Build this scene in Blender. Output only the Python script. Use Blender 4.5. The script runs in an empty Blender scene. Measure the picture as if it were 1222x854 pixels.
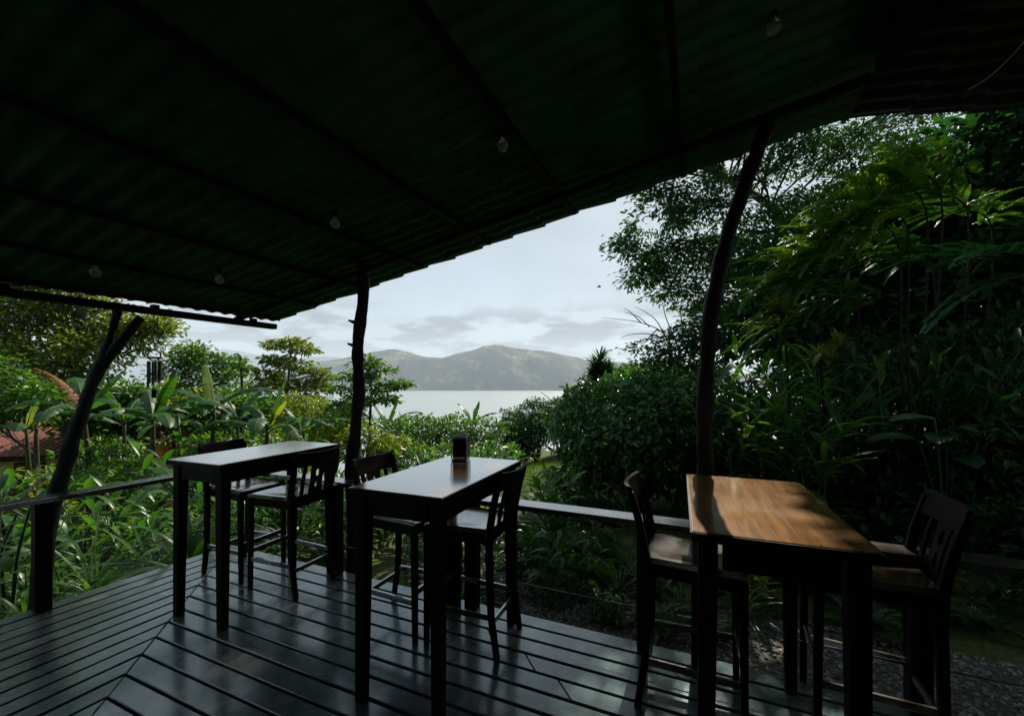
import bpy, bmesh, math, random
import numpy as np
from mathutils import Vector, Matrix

random.seed(7)
rng = np.random.default_rng(11)
S = bpy.context.scene
COL = S.collection
R = math.radians
H = 1.6                       # eye height above the deck
F = 500.0                     # focal length in photo pixels

def at(px, py, d):
    """a point that stands d metres in front of the viewpoint"""
    return Vector(((px-611)*d/F, d, H-(py-457)*d/F))

# ------------------------------------------------------------------ materials
def new_mat(name):
    m = bpy.data.materials.new(name); m.use_nodes = True
    nt = m.node_tree; nt.nodes.clear()
    out = nt.nodes.new('ShaderNodeOutputMaterial')
    return m, nt, out

def N(nt, typ, **kw):
    n = nt.nodes.new(typ)
    for k, v in kw.items():
        if k in n.inputs.keys() if hasattr(n.inputs, 'keys') else False:
            n.inputs[k].default_value = v
        else:
            setattr(n, k, v)
    return n

def ramp(nt, cols):
    r = nt.nodes.new('ShaderNodeValToRGB')
    e = r.color_ramp.elements
    while len(e) < len(cols): e.new(0.5)
    for i, (p, c) in enumerate(cols):
        e[i].position = p; e[i].color = (*c, 1)
    return r

def leaf_mat(name, cols, rough=0.42, transl=0.3, tcol=None, spec=0.45):
    m, nt, out = new_mat(name)
    geo = nt.nodes.new('ShaderNodeNewGeometry')
    n = len(cols)
    rp = ramp(nt, [(i/(n-1) if n > 1 else 0, c) for i, c in enumerate(cols)])
    nt.links.new(geo.outputs['Random Per Island'], rp.inputs[0])
    p = nt.nodes.new('ShaderNodeBsdfPrincipled')
    p.inputs['Roughness'].default_value = rough
    p.inputs['Specular IOR Level'].default_value = spec
    nt.links.new(rp.outputs[0], p.inputs['Base Color'])
    tr = nt.nodes.new('ShaderNodeBsdfTranslucent')
    mx = nt.nodes.new('ShaderNodeMix'); mx.data_type = 'RGBA'; mx.blend_type = 'MULTIPLY'
    mx.inputs[0].default_value = 1.0
    nt.links.new(rp.outputs[0], mx.inputs[6])
    mx.inputs[7].default_value = (*(tcol or (3.2, 2.6, 1.1)), 1)
    nt.links.new(mx.outputs[2], tr.inputs['Color'])
    ms = nt.nodes.new('ShaderNodeMixShader'); ms.inputs[0].default_value = transl
    nt.links.new(p.outputs[0], ms.inputs[1]); nt.links.new(tr.outputs[0], ms.inputs[2])
    nt.links.new(ms.outputs[0], out.inputs['Surface'])
    return m

def wood_mat(name, c1, c2, scale=(3, 60, 60), rough=(0.2, 0.4), bump=0.15, spec=0.5, ior=1.5, wear=None, coat=0.0, tint=None, coat_ior=2.5, coat_rough=0.12):
    m, nt, out = new_mat(name)
    tc = nt.nodes.new('ShaderNodeTexCoord')
    mp = nt.nodes.new('ShaderNodeMapping'); mp.inputs['Scale'].default_value = scale
    nt.links.new(tc.outputs['Object'], mp.inputs[0])
    no = nt.nodes.new('ShaderNodeTexNoise'); no.inputs['Scale'].default_value = 1.0
    no.inputs['Detail'].default_value = 6; no.inputs['Roughness'].default_value = 0.6
    no.inputs['Distortion'].default_value = 0.6
    nt.links.new(mp.outputs[0], no.inputs['Vector'])
    rp = ramp(nt, [(0.3, c1), (0.7, c2)])
    nt.links.new(no.outputs['Fac'], rp.inputs[0])
    no2 = nt.nodes.new('ShaderNodeTexNoise'); no2.inputs['Scale'].default_value = 2.3
    no2.inputs['Detail'].default_value = 5
    nt.links.new(tc.outputs['Object'], no2.inputs['Vector'])
    mr = nt.nodes.new('ShaderNodeMapRange')
    mr.inputs[1].default_value = 0.3; mr.inputs[2].default_value = 0.7
    mr.inputs[3].default_value = rough[0]; mr.inputs[4].default_value = rough[1]
    nt.links.new(no2.outputs['Fac'], mr.inputs[0])
    p = nt.nodes.new('ShaderNodeBsdfPrincipled')
    nt.links.new(rp.outputs[0], p.inputs['Base Color'])
    nt.links.new(mr.outputs[0], p.inputs['Roughness'])
    p.inputs['IOR'].default_value = ior
    p.inputs['Specular IOR Level'].default_value = spec
    p.inputs['Coat Weight'].default_value = coat
    p.inputs['Coat Roughness'].default_value = coat_rough
    p.inputs['Coat IOR'].default_value = coat_ior
    if tint: p.inputs['Specular Tint'].default_value = (*tint, 1)
    b = nt.nodes.new('ShaderNodeBump'); b.inputs['Strength'].default_value = bump
    b.inputs['Distance'].default_value = 0.004
    nt.links.new(no.outputs['Fac'], b.inputs['Height'])
    nt.links.new(b.outputs[0], p.inputs['Normal'])
    nt.links.new(p.outputs[0], out.inputs['Surface'])
    return m

def plain_mat(name, c, rough=0.5, metal=0.0, noise=0.25, nscale=8, bump=0.0, transl=0):
    m, nt, out = new_mat(name)
    tc = nt.nodes.new('ShaderNodeTexCoord')
    no = nt.nodes.new('ShaderNodeTexNoise'); no.inputs['Scale'].default_value = nscale
    no.inputs['Detail'].default_value = 6
    nt.links.new(tc.outputs['Object'], no.inputs['Vector'])
    a = tuple(max(0, v*(1-noise)) for v in c); b_ = tuple(min(1, v*(1+noise)) for v in c)
    rp = ramp(nt, [(0.3, a), (0.7, b_)])
    nt.links.new(no.outputs['Fac'], rp.inputs[0])
    p = nt.nodes.new('ShaderNodeBsdfPrincipled')
    nt.links.new(rp.outputs[0], p.inputs['Base Color'])
    p.inputs['Roughness'].default_value = rough; p.inputs['Metallic'].default_value = metal
    if transl: p.inputs['Transmission Weight'].default_value = transl
    if bump:
        b = nt.nodes.new('ShaderNodeBump'); b.inputs['Strength'].default_value = bump
        b.inputs['Distance'].default_value = 0.02
        nt.links.new(no.outputs['Fac'], b.inputs['Height']); nt.links.new(b.outputs[0], p.inputs['Normal'])
    nt.links.new(p.outputs[0], out.inputs['Surface'])
    return m

M = {}
M['dark_wood'] = wood_mat('dark stained wood', (0.0035, 0.004, 0.003), (0.008, 0.0075, 0.005), (40, 40, 3), (0.42, 0.65), 0.2, spec=0.12)
M['seat_wood'] = wood_mat('seat wood', (0.045, 0.022, 0.012), (0.09, 0.045, 0.022), (50, 5, 50), (0.18, 0.34), 0.10, ior=1.6, coat=0.8)
M['crest_wood'] = wood_mat('dark crest wood', (0.010, 0.006, 0.004), (0.024, 0.012, 0.008), (50, 20, 50), (0.5, 0.7), 0.1, spec=0.1)
M['table_wood'] = wood_mat('varnished table wood', (0.16, 0.058, 0.015), (0.46, 0.225, 0.072), (34, 2.6, 34), (0.10, 0.25), 0.10, ior=1.8, coat=1.0)
M['deck_wood'] = wood_mat('painted deck wood', (0.026, 0.042, 0.046), (0.15, 0.15, 0.145), (11, 11, 11), (0.2, 0.42), 0.35, spec=0.5, tint=(0.25, 0.85, 1.0), coat=0.75, coat_ior=1.75, coat_rough=0.16)
M['rail_wood'] = wood_mat('rail wood', (0.03, 0.02, 0.016), (0.065, 0.045, 0.032), (14, 14, 14), (0.2, 0.38), 0.2, coat=1.0)
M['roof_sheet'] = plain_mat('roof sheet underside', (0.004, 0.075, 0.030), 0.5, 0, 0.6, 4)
M['shaded_sheet'] = plain_mat('shaded roof sheet', (0.004, 0.007, 0.005), 0.8, 0, 0.4, 5)  # darker copy for the right slope, its shade put into the colour
M['roof_wood'] = wood_mat('roof timber', (0.004, 0.009, 0.006), (0.010, 0.018, 0.012), (20, 20, 20), (0.6, 0.85), 0.3, spec=0.15)
M['bark'] = wood_mat('bark', (0.004, 0.005, 0.005), (0.034, 0.036, 0.032), (13, 13, 3.2), (0.6, 0.95), 1.0, spec=0.25)
M['dark_branch'] = wood_mat('dark stem bark', (0.006, 0.008, 0.005), (0.02, 0.022, 0.014), (8, 8, 3), (0.7, 0.95), 0.6, spec=0.15)
M['branch'] = wood_mat('branch bark', (0.02, 0.018, 0.013), (0.075, 0.062, 0.045), (8, 8, 3), (0.7, 0.95), 0.6, spec=0.2)
M['stem_green'] = plain_mat('green stem', (0.03, 0.06, 0.018), 0.6, 0, 0.5, 9)
M['banana_stem'] = wood_mat('banana stem sheaths', (0.014, 0.022, 0.008), (0.06, 0.06, 0.022), (22, 22, 2.5), (0.6, 0.85), 0.5, spec=0.2)
M['black_metal'] = plain_mat('black metal', (0.015, 0.016, 0.017), 0.3, 0.6, 0.2)
M['chime_metal'] = plain_mat('chime tube metal', (0.06, 0.06, 0.06), 0.28, 0.9, 0.3)
M['black_plastic'] = plain_mat('black plastic', (0.012, 0.012, 0.013), 0.28, 0, 0.2)
M['chrome'] = plain_mat('brushed rim metal', (0.55, 0.56, 0.57), 0.3, 1.0, 0.1)
M['paper'] = plain_mat('paper napkins', (0.78, 0.78, 0.76), 0.8, 0, 0.05)
M['bulb'] = plain_mat('frosted bulb glass', (0.75, 0.76, 0.74), 0.12, 0, 0.03, transl=0.6)
M['wire'] = plain_mat('thin steel wire', (0.10, 0.11, 0.11), 0.35, 0.8, 0.2)
M['cord'] = plain_mat('black cord', (0.014, 0.014, 0.014), 0.6)
M['pale_cord'] = plain_mat('pale string', (0.25, 0.27, 0.22), 0.7)
M['dry'] = leaf_mat('dry leaf', [(0.20, 0.09, 0.035), (0.30, 0.14, 0.06), (0.14, 0.06, 0.03)], 0.6, 0.25, (1.5, 1.2, 0.9))
M['tan_glint'] = leaf_mat('tan glint tip', [(0.30, 0.21, 0.12), (0.22, 0.15, 0.08)], 0.6, 0.2, (1.3, 1.2, 0.9))
M['yellow_wall'] = plain_mat('yellow painted wall', (0.42, 0.33, 0.10), 0.8, 0, 0.18, 3)
M['pink_wall'] = plain_mat('pink painted wall', (0.62, 0.33, 0.25), 0.8, 0, 0.15, 3)
M['orange_wall'] = plain_mat('orange painted wall', (0.52, 0.12, 0.045), 0.75, 0, 0.2, 3)
M['rust_roof'] = wood_mat('rust red roofing', (0.12, 0.045, 0.035), (0.27, 0.11, 0.085), (6, 2, 6), (0.6, 0.85), 0.4, spec=0.3)
M['window_dark'] = plain_mat('dark window glass', (0.02, 0.025, 0.025), 0.08)
M['pale_stone'] = plain_mat('pale stone', (0.5, 0.5, 0.48), 0.7, 0, 0.25, 12, 0.3)
M['grey_wood'] = plain_mat('weathered grey wood', (0.12, 0.12, 0.11), 0.8, 0, 0.3, 10)

# foliage
M['olive'] = leaf_mat('olive tree leaves', [(0.036, 0.070, 0.013), (0.066, 0.100, 0.018), (0.130, 0.130, 0.026), (0.044, 0.085, 0.015)], 0.36, 0.45, (2.6, 2.9, 0.8), 0.45)
M['mid'] = leaf_mat('mid green leaves', [(0.018, 0.062, 0.013), (0.036, 0.096, 0.018), (0.072, 0.120, 0.023)], 0.34, 0.42, (2.8, 3.0, 0.8), 0.45)
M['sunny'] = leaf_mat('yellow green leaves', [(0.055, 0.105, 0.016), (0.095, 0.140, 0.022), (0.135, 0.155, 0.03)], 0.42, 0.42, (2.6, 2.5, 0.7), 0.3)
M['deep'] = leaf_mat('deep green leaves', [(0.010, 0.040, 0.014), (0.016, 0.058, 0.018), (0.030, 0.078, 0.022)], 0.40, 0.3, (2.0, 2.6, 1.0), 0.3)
M['gloss'] = leaf_mat('glossy bush leaves', [(0.012, 0.058, 0.014), (0.024, 0.085, 0.018), (0.045, 0.112, 0.022)], 0.33, 0.28, (2.4, 2.8, 0.8), 0.6)
M['fine'] = leaf_mat('fine canopy leaves', [(0.010, 0.044, 0.012), (0.018, 0.062, 0.015), (0.034, 0.080, 0.018)], 0.45, 0.3, (2.2, 2.5, 0.9), 0.3)
M['banana'] = leaf_mat('banana leaf', [(0.014, 0.060, 0.012), (0.022, 0.078, 0.015), (0.034, 0.095, 0.018)], 0.45, 0.36, (3.0, 3.0, 0.7), 0.32)
M['banana_young'] = leaf_mat('young banana leaf', [(0.11, 0.17, 0.024), (0.13, 0.19, 0.03)], 0.42, 0.5, (2.2, 2.0, 0.6), 0.4)
M['frond'] = leaf_mat('palm leaflets', [(0.024, 0.094, 0.014), (0.046, 0.115, 0.018), (0.095, 0.135, 0.024), (0.032, 0.10, 0.016)], 0.42, 0.45, (2.6, 2.5, 0.6), 0.35)
M['fern'] = leaf_mat('blue green leaflets', [(0.025, 0.085, 0.042), (0.04, 0.11, 0.052)], 0.4, 0.3, (2.0, 2.4, 1.0), 0.4)
M['strap'] = leaf_mat('strap leaves', [(0.018, 0.070, 0.015), (0.034, 0.102, 0.019), (0.078, 0.128, 0.026)], 0.36, 0.38, (2.4, 2.6, 0.8), 0.35)
M['shaded_strap'] = leaf_mat('shaded strap leaves', [(0.007, 0.032, 0.012), (0.013, 0.046, 0.016), (0.022, 0.060, 0.018)], 0.42, 0.25, (2.2, 2.5, 1.0), 0.3)  # darker copy of the strap leaves, shade past the gravel put into the colour
M['bromeliad'] = leaf_mat('yellow tipped leaves', [(0.09, 0.13, 0.025), (0.16, 0.17, 0.035), (0.07, 0.12, 0.025)], 0.45, 0.35, (1.8, 1.7, 0.6), 0.3)
M['grass'] = leaf_mat('grass blades', [(0.035, 0.09, 0.012), (0.065, 0.12, 0.018), (0.10, 0.14, 0.024)], 0.5, 0.3, (2.0, 2.1, 0.7), 0.25)

# ------------------------------------------------------------------ tagging
def tag(o, label, cat, group=None, kind=None):
    if label: o['label'] = label
    if cat: o['category'] = cat
    if group: o['group'] = group
    if kind: o['kind'] = kind
    return o

def empty(name, loc, rz=0, label=None, cat=None, group=None):
    o = bpy.data.objects.new(name, None); COL.objects.link(o)
    o.empty_display_size = 0.2
    o.location = loc; o.rotation_euler = (0, 0, rz)
    return tag(o, label, cat, group)

def kids(o): return [c for c in list(COL.objects) if c.parent == o]

def dup(root, loc, rz=0, scale=1.0, label=None, group=None):
    ch = list(root.children)
    r = root.copy(); COL.objects.link(r)
    r.location = loc; r.rotation_euler = (0, 0, rz); r.scale = (scale,)*3 if not hasattr(scale, '__len__') else scale
    if label: r['label'] = label
    if group: r['group'] = group
    for c in ch:
        k = c.copy(); COL.objects.link(k); k.parent = r
        for g in list(c.children):
            q = g.copy(); COL.objects.link(q); q.parent = k
    return r

# ------------------------------------------------------------------ mesh builder
class MB:
    def __init__(s): s.v = []; s.f = []; s.n = 0; s.np = []
    def add(s, verts, faces):
        b = s.n; s.v.extend([tuple(p) for p in verts]); s.n += len(verts)
        s.f.extend([tuple(i+b for i in f) for f in faces])
    def box(s, c, size, rz=0):
        x, y, z = size[0]/2, size[1]/2, size[2]/2
        ca, sa = math.cos(rz), math.sin(rz)
        P = []
        for dx, dy, dz in ((-1,-1,-1),(1,-1,-1),(1,1,-1),(-1,1,-1),(-1,-1,1),(1,-1,1),(1,1,1),(-1,1,1)):
            a, b = dx*x, dy*y
            P.append((c[0]+a*ca-b*sa, c[1]+a*sa+b*ca, c[2]+dz*z))
        s.add(P, [(3,2,1,0),(4,5,6,7),(0,1,5,4),(1,2,6,5),(2,3,7,6),(3,0,4,7)])
    def prism(s, poly, z0, z1, ch=0.0):
        """closed prism over an xy polygon; the top edge is chamfered by ch"""
        n = len(poly); c = Vector((0, 0))
        for p in poly: c += Vector(p[:2])
        c /= n
        P = [(p[0], p[1], z0) for p in poly] + [(p[0], p[1], z1-ch) for p in poly]
        F_ = [tuple(reversed(range(n)))]
        F_ += [(i, (i+1) % n, n+(i+1) % n, n+i) for i in range(n)]
        if ch > 0:
            ins = []
            for i in range(n):
                a, b, d = Vector(poly[i-1][:2]), Vector(poly[i][:2]), Vector(poly[(i+1) % n][:2])
                e1 = (b-a).normalized(); e2 = (d-b).normalized()
                n1 = Vector((-e1.y, e1.x)); n2 = Vector((-e2.y, e2.x))
                m = (n1+n2); m = m/max(m.length_squared, 1e-6)*2
                q = b + m*ch
                ins.append((q.x, q.y, z1))
            P += ins
            F_ += [(n+i, n+(i+1) % n, 2*n+(i+1) % n, 2*n+i) for i in range(n)]
            F_.append(tuple(range(2*n, 3*n)))
        else:
            F_.append(tuple(range(n, 2*n)))
        s.add(P, F_)
    def tube(s, pts, rad, k=6, cap=True, squash=None):
        pts = [Vector(p) for p in pts]; n = len(pts)
        if not hasattr(rad, '__len__'): rad = [rad]*n
        up = None; P = []
        for i in range(n):
            t = (pts[min(i+1, n-1)]-pts[max(i-1, 0)])
            if t.length < 1e-9: t = Vector((0, 0, 1))
            t.normalize()
            if up is None:
                up = Vector((1, 0, 0)) if abs(t.x) < 0.8 else Vector((0, 1, 0))
            a = (up - t*up.dot(t))
            if a.length < 1e-6: a = t.orthogonal()
            a.normalize(); b = t.cross(a); up = a
            for j in range(k):
                an = 2*math.pi*j/k
                P.append(pts[i]+a*(math.cos(an)*rad[i])+b*(math.sin(an)*rad[i]))
        F_ = []
        for i in range(n-1):
            for j in range(k):
                F_.append((i*k+j, i*k+(j+1) % k, (i+1)*k+(j+1) % k, (i+1)*k+j))
        if cap:
            F_.append(tuple(reversed(range(k)))); F_.append(tuple((n-1)*k+j for j in range(k)))
        s.add(P, F_)
    def sweep(s, pts, w, d, axis=(1, 0, 0)):
        """rectangular bar along pts: w across 'axis', d across the other way (scalars or lists)"""
        pts = [Vector(p) for p in pts]; n = len(pts); A = Vector(axis).normalized()
        if not hasattr(w, '__len__'): w = [w]*n
        if not hasattr(d, '__len__'): d = [d]*n
        P = []
        for i in range(n):
            t = (pts[min(i+1, n-1)]-pts[max(i-1, 0)]).normalized()
            a = (A-t*A.dot(t)).normalized(); b = t.cross(a)
            for sa, sb in ((-1,-1),(1,-1),(1,1),(-1,1)):
                P.append(pts[i]+a*(sa*w[i]/2)+b*(sb*d[i]/2))
        F_ = [(3,2,1,0), tuple((n-1)*4+j for j in range(4))]
        for i in range(n-1):
            for j in range(4):
                F_.append((i*4+j, i*4+(j+1) % 4, (i+1)*4+(j+1) % 4, (i+1)*4+j))
        s.add(P, F_)
    def lathe(s, prof, k=20, c=(0, 0, 0)):
        P = []; n = len(prof)
        for r, z in prof:
            for j in range(k):
                a = 2*math.pi*j/k
                P.append((c[0]+r*math.cos(a), c[1]+r*math.sin(a), c[2]+z))
        F_ = [(i*k+j, i*k+(j+1) % k, (i+1)*k+(j+1) % k, (i+1)*k+j) for i in range(n-1) for j in range(k)]
        F_.append(tuple(reversed(range(k)))); F_.append(tuple((n-1)*k+j for j in range(k)))
        s.add(P, F_)
    def build(s, name, mat, parent=None, smooth=False, bevel=0.0, loc=None):
        me = bpy.data.meshes.new(name); me.from_pydata([tuple(v) for v in s.v], [], s.f)
        me.validate(); me.update()
        bm = bmesh.new(); bm.from_mesh(me); bmesh.ops.recalc_face_normals(bm, faces=bm.faces); bm.to_mesh(me); bm.free()
        if smooth: me.shade_smooth()
        me.materials.append(mat)
        o = bpy.data.objects.new(name, me); COL.objects.link(o)
        if parent: o.parent = parent
        if loc is not None: o.location = loc
        if bevel:
            b = o.modifiers.new('bevel', 'BEVEL'); b.width = bevel; b.segments = 2; b.limit_method = 'ANGLE'; b.angle_limit = R(40)
        return o

def quads(name, verts, faces, mat, parent=None, smooth=False):
    """fast mesh from numpy arrays of quads"""
    verts = np.ascontiguousarray(verts, dtype=np.float32).reshape(-1, 3)
    faces = np.ascontiguousarray(faces, dtype=np.int32).reshape(-1, 4)
    me = bpy.data.meshes.new(name)
    me.vertices.add(len(verts)); me.vertices.foreach_set('co', verts.ravel())
    nf = len(faces)
    me.loops.add(nf*4); me.loops.foreach_set('vertex_index', faces.ravel())
    me.polygons.add(nf)
    me.polygons.foreach_set('loop_start', np.arange(0, nf*4, 4, dtype=np.int32))
    me.update(calc_edges=True)
    if smooth: me.shade_smooth()
    me.materials.append(mat)
    o = bpy.data.objects.new(name, me); COL.objects.link(o)
    if parent: o.parent = parent
    return o

class LV:
    """collects leaf arrays"""
    def __init__(s): s.v = []; s.f = []; s.n = 0
    def add(s, v, f):
        v = v.reshape(-1, 3); s.v.append(v); s.f.append(f.reshape(-1, 4)+s.n); s.n += len(v)
    def build(s, name, mat, parent=None, smooth=False):
        return quads(name, np.concatenate(s.v), np.concatenate(s.f), mat, parent, smooth)

def unit(a):
    return a/np.maximum(np.linalg.norm(a, axis=-1, keepdims=True), 1e-9)

def small_leaves(pos, d, nrm, L, W):
    n = len(pos); d = unit(d); sd = unit(np.cross(d, nrm)); nr = np.cross(sd, d)
    L = L[:, None]; W = W[:, None]
    base = pos; fold = 0.16*W*nr
    l1 = pos+0.32*L*d+0.5*W*sd+fold; r1 = pos+0.32*L*d-0.5*W*sd+fold
    l2 = pos+0.72*L*d+0.36*W*sd+fold-0.06*L*nr; r2 = pos+0.72*L*d-0.36*W*sd+fold-0.06*L*nr
    tip = pos+L*d-0.16*L*nr
    v = np.stack([base, l1, l2, tip, r2, r1], 1)
    f = np.array([[0, 1, 2, 3], [0, 3, 4, 5]])[None]+(np.arange(n)*6)[:, None, None]
    return v, f

def strap_leaves(pos, d, nrm, L, W, droop, n=5, fold=0.15, prof='lance'):
    """long leaves: arrays of N; each n segments with a midrib fold"""
    Nn = len(pos); d = unit(d); sd = unit(np.cross(d, nrm)); nr = np.cross(sd, d)
    t = np.linspace(0, 1, n+1)
    if prof == 'lance': w = np.sin(np.pi*np.clip(t*0.93+0.07, 0, 1))**0.75
    elif prof == 'strap': w = np.clip(np.minimum(0.55+t*1.5, 1.0), 0, 1)*np.sqrt(np.clip(1-t**3.0, 0, 1))
    else: w = np.sin(np.pi*np.clip(t*0.9+0.1, 0, 1))**0.5
    w[-1] = 0.03
    L = np.asarray(L)[:, None, None]; W = np.asarray(W)[:, None, None]; dr = np.asarray(droop)[:, None, None]
    tt = t[None, :, None]
    # bend progressively: angle grows along the blade, length kept
    ang = dr*tt
    dz = np.array([0, 0, -1.0])
    ca, sa = np.cos(ang), np.sin(ang)
    # direction at t: rotate d toward -nr-ish/down
    down = unit(dz[None]-d*(d@dz)[:, None])
    steps = d[:, None, :]*ca+down[:, None, :]*sa
    seg = steps*(L/n)
    p = pos[:, None, :]+np.concatenate([np.zeros((Nn, 1, 3)), np.cumsum(seg[:, :-1], 1)], 1)
    nn = np.cross(np.repeat(sd[:, None, :], n+1, 1), steps)
    ww = w[None, :, None]*W*0.5
    lft = p+sd[:, None, :]*ww+nn*ww*fold*2; rgt = p-sd[:, None, :]*ww+nn*ww*fold*2
    v = np.stack([lft, p, rgt], 2)          # N, n+1, 3, 3
    idx = np.arange(n)[:, None]*3
    q = np.concatenate([np.stack([idx[:, 0], idx[:, 0]+1, idx[:, 0]+4, idx[:, 0]+3], 1),
                        np.stack([idx[:, 0]+1, idx[:, 0]+2, idx[:, 0]+5, idx[:, 0]+4], 1)], 0)
    f = q[None]+(np.arange(Nn)*(n+1)*3)[:, None, None]
    return v, f

def rand_dirs(n, up=0.0):
    a = rng.normal(size=(n, 3)); a[:, 2] += up
    return unit(a)
# light and air
SKY_S = 0.1; SUN_E = 5.0; EXPO = 0.7; HAZE_D = 0.000105
VEIL = (2.6, 3.2, 3.4); WHITE = (3.6, 4.05, 4.2); GREY = (0.62, 0.66, 0.72); CLOUD_OFF = (0.0, 0.0, 0.0)
# ================================================================== SETTING
from mathutils import noise as mnoise
def sm(a, b, x):
    t = min(1, max(0, (x-a)/(b-a))); return t*t*(3-2*t)
LAKE_Z = -57.8
def G(x, y):
    nl = -0.89*x+0.456*y-4.38            # distance outside the left deck edge
    z = -0.36 - 0.45*sm(0.1, 2.5, nl) - 3.2*sm(3.5, 12, nl)*sm(-14, 2, y) - 0.5*sm(6, 14, y)
    if y > 18: z -= (y-18)*0.24
    if x > 3 and y > 2: z += 0.13*(x-3)*sm(2, 6, y)*(1-sm(18, 40, y))
    z += 0.05*mnoise.noise(Vector((x*0.6, y*0.6, 0)))
    return z

xs = np.unique(np.concatenate([np.arange(-16, 16.01, 0.4), np.arange(-60, 60.1, 4), np.arange(-400, 401, 20)]))
ys = np.unique(np.concatenate([np.arange(-6, 22.01, 0.4), np.arange(-40, 60, 4), np.arange(-60, 420, 15)]))
gv = np.array([[(x, y, max(G(x, y), -62)) for x in xs] for y in ys]).reshape(-1, 3)
ny, nx = len(ys), len(xs)
ii = (np.arange(ny-1)[:, None]*nx+np.arange(nx-1)[None]).ravel()
gf = np.stack([ii, ii+1, ii+nx+1, ii+nx], 1)
m, nt, out = new_mat('garden soil and turf')
tc = nt.nodes.new('ShaderNodeTexCoord'); n1 = nt.nodes.new('ShaderNodeTexNoise'); n1.inputs['Scale'].default_value = 0.8; n1.inputs['Detail'].default_value = 8
n2 = nt.nodes.new('ShaderNodeTexNoise'); n2.inputs['Scale'].default_value = 30; n2.inputs['Detail'].default_value = 6
nt.links.new(tc.outputs['Object'], n1.inputs[0]); nt.links.new(tc.outputs['Object'], n2.inputs[0])
r1 = ramp(nt, [(0.35, (0.045, 0.065, 0.018)), (0.62, (0.075, 0.09, 0.026))]); r2 = ramp(nt, [(0.3, (0.5, 0.5, 0.5)), (0.7, (1.3, 1.3, 1.3))])
nt.links.new(n1.outputs[0], r1.inputs[0]); nt.links.new(n2.outputs[0], r2.inputs[0])
mx = nt.nodes.new('ShaderNodeMix'); mx.data_type = 'RGBA'; mx.blend_type = 'MULTIPLY'; mx.inputs[0].default_value = 1
nt.links.new(r1.outputs[0], mx.inputs[6]); nt.links.new(r2.outputs[0], mx.inputs[7])
p = nt.nodes.new('ShaderNodeBsdfPrincipled'); p.inputs['Roughness'].default_value = 0.9; p.inputs['Specular IOR Level'].default_value = 0.2
nt.links.new(mx.outputs[2], p.inputs['Base Color']); nt.links.new(p.outputs[0], out.inputs[0])
tag(quads('ground', gv, gf, m, smooth=True), None, None, kind='structure')

# lake
m, nt, out = new_mat('lake water')
tc = nt.nodes.new('ShaderNodeTexCoord'); mp = nt.nodes.new('ShaderNodeMapping'); mp.inputs['Scale'].default_value = (0.02, 0.05, 1)
no = nt.nodes.new('ShaderNodeTexNoise'); no.inputs['Scale'].default_value = 1; no.inputs['Detail'].default_value = 8
nt.links.new(tc.outputs['Object'], mp.inputs[0]); nt.links.new(mp.outputs[0], no.inputs[0])
b = nt.nodes.new('ShaderNodeBump'); b.inputs['Strength'].default_value = 0.06; b.inputs['Distance'].default_value = 0.6
nt.links.new(no.outputs[0], b.inputs['Height'])
p = nt.nodes.new('ShaderNodeBsdfPrincipled'); p.inputs['Base Color'].default_value = (0.24, 0.28, 0.29, 1); p.inputs['Roughness'].default_value = 0.38; p.inputs['IOR'].default_value = 1.6
nt.links.new(b.outputs[0], p.inputs['Normal']); nt.links.new(p.outputs[0], out.inputs[0])
tag(quads('lake', np.array([(-9000, 100, LAKE_Z), (9000, 100, LAKE_Z), (9000, 11500, LAKE_Z), (-9000, 11500, LAKE_Z)]), np.array([[0, 1, 2, 3]]), m), None, None, kind='structure')

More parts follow.
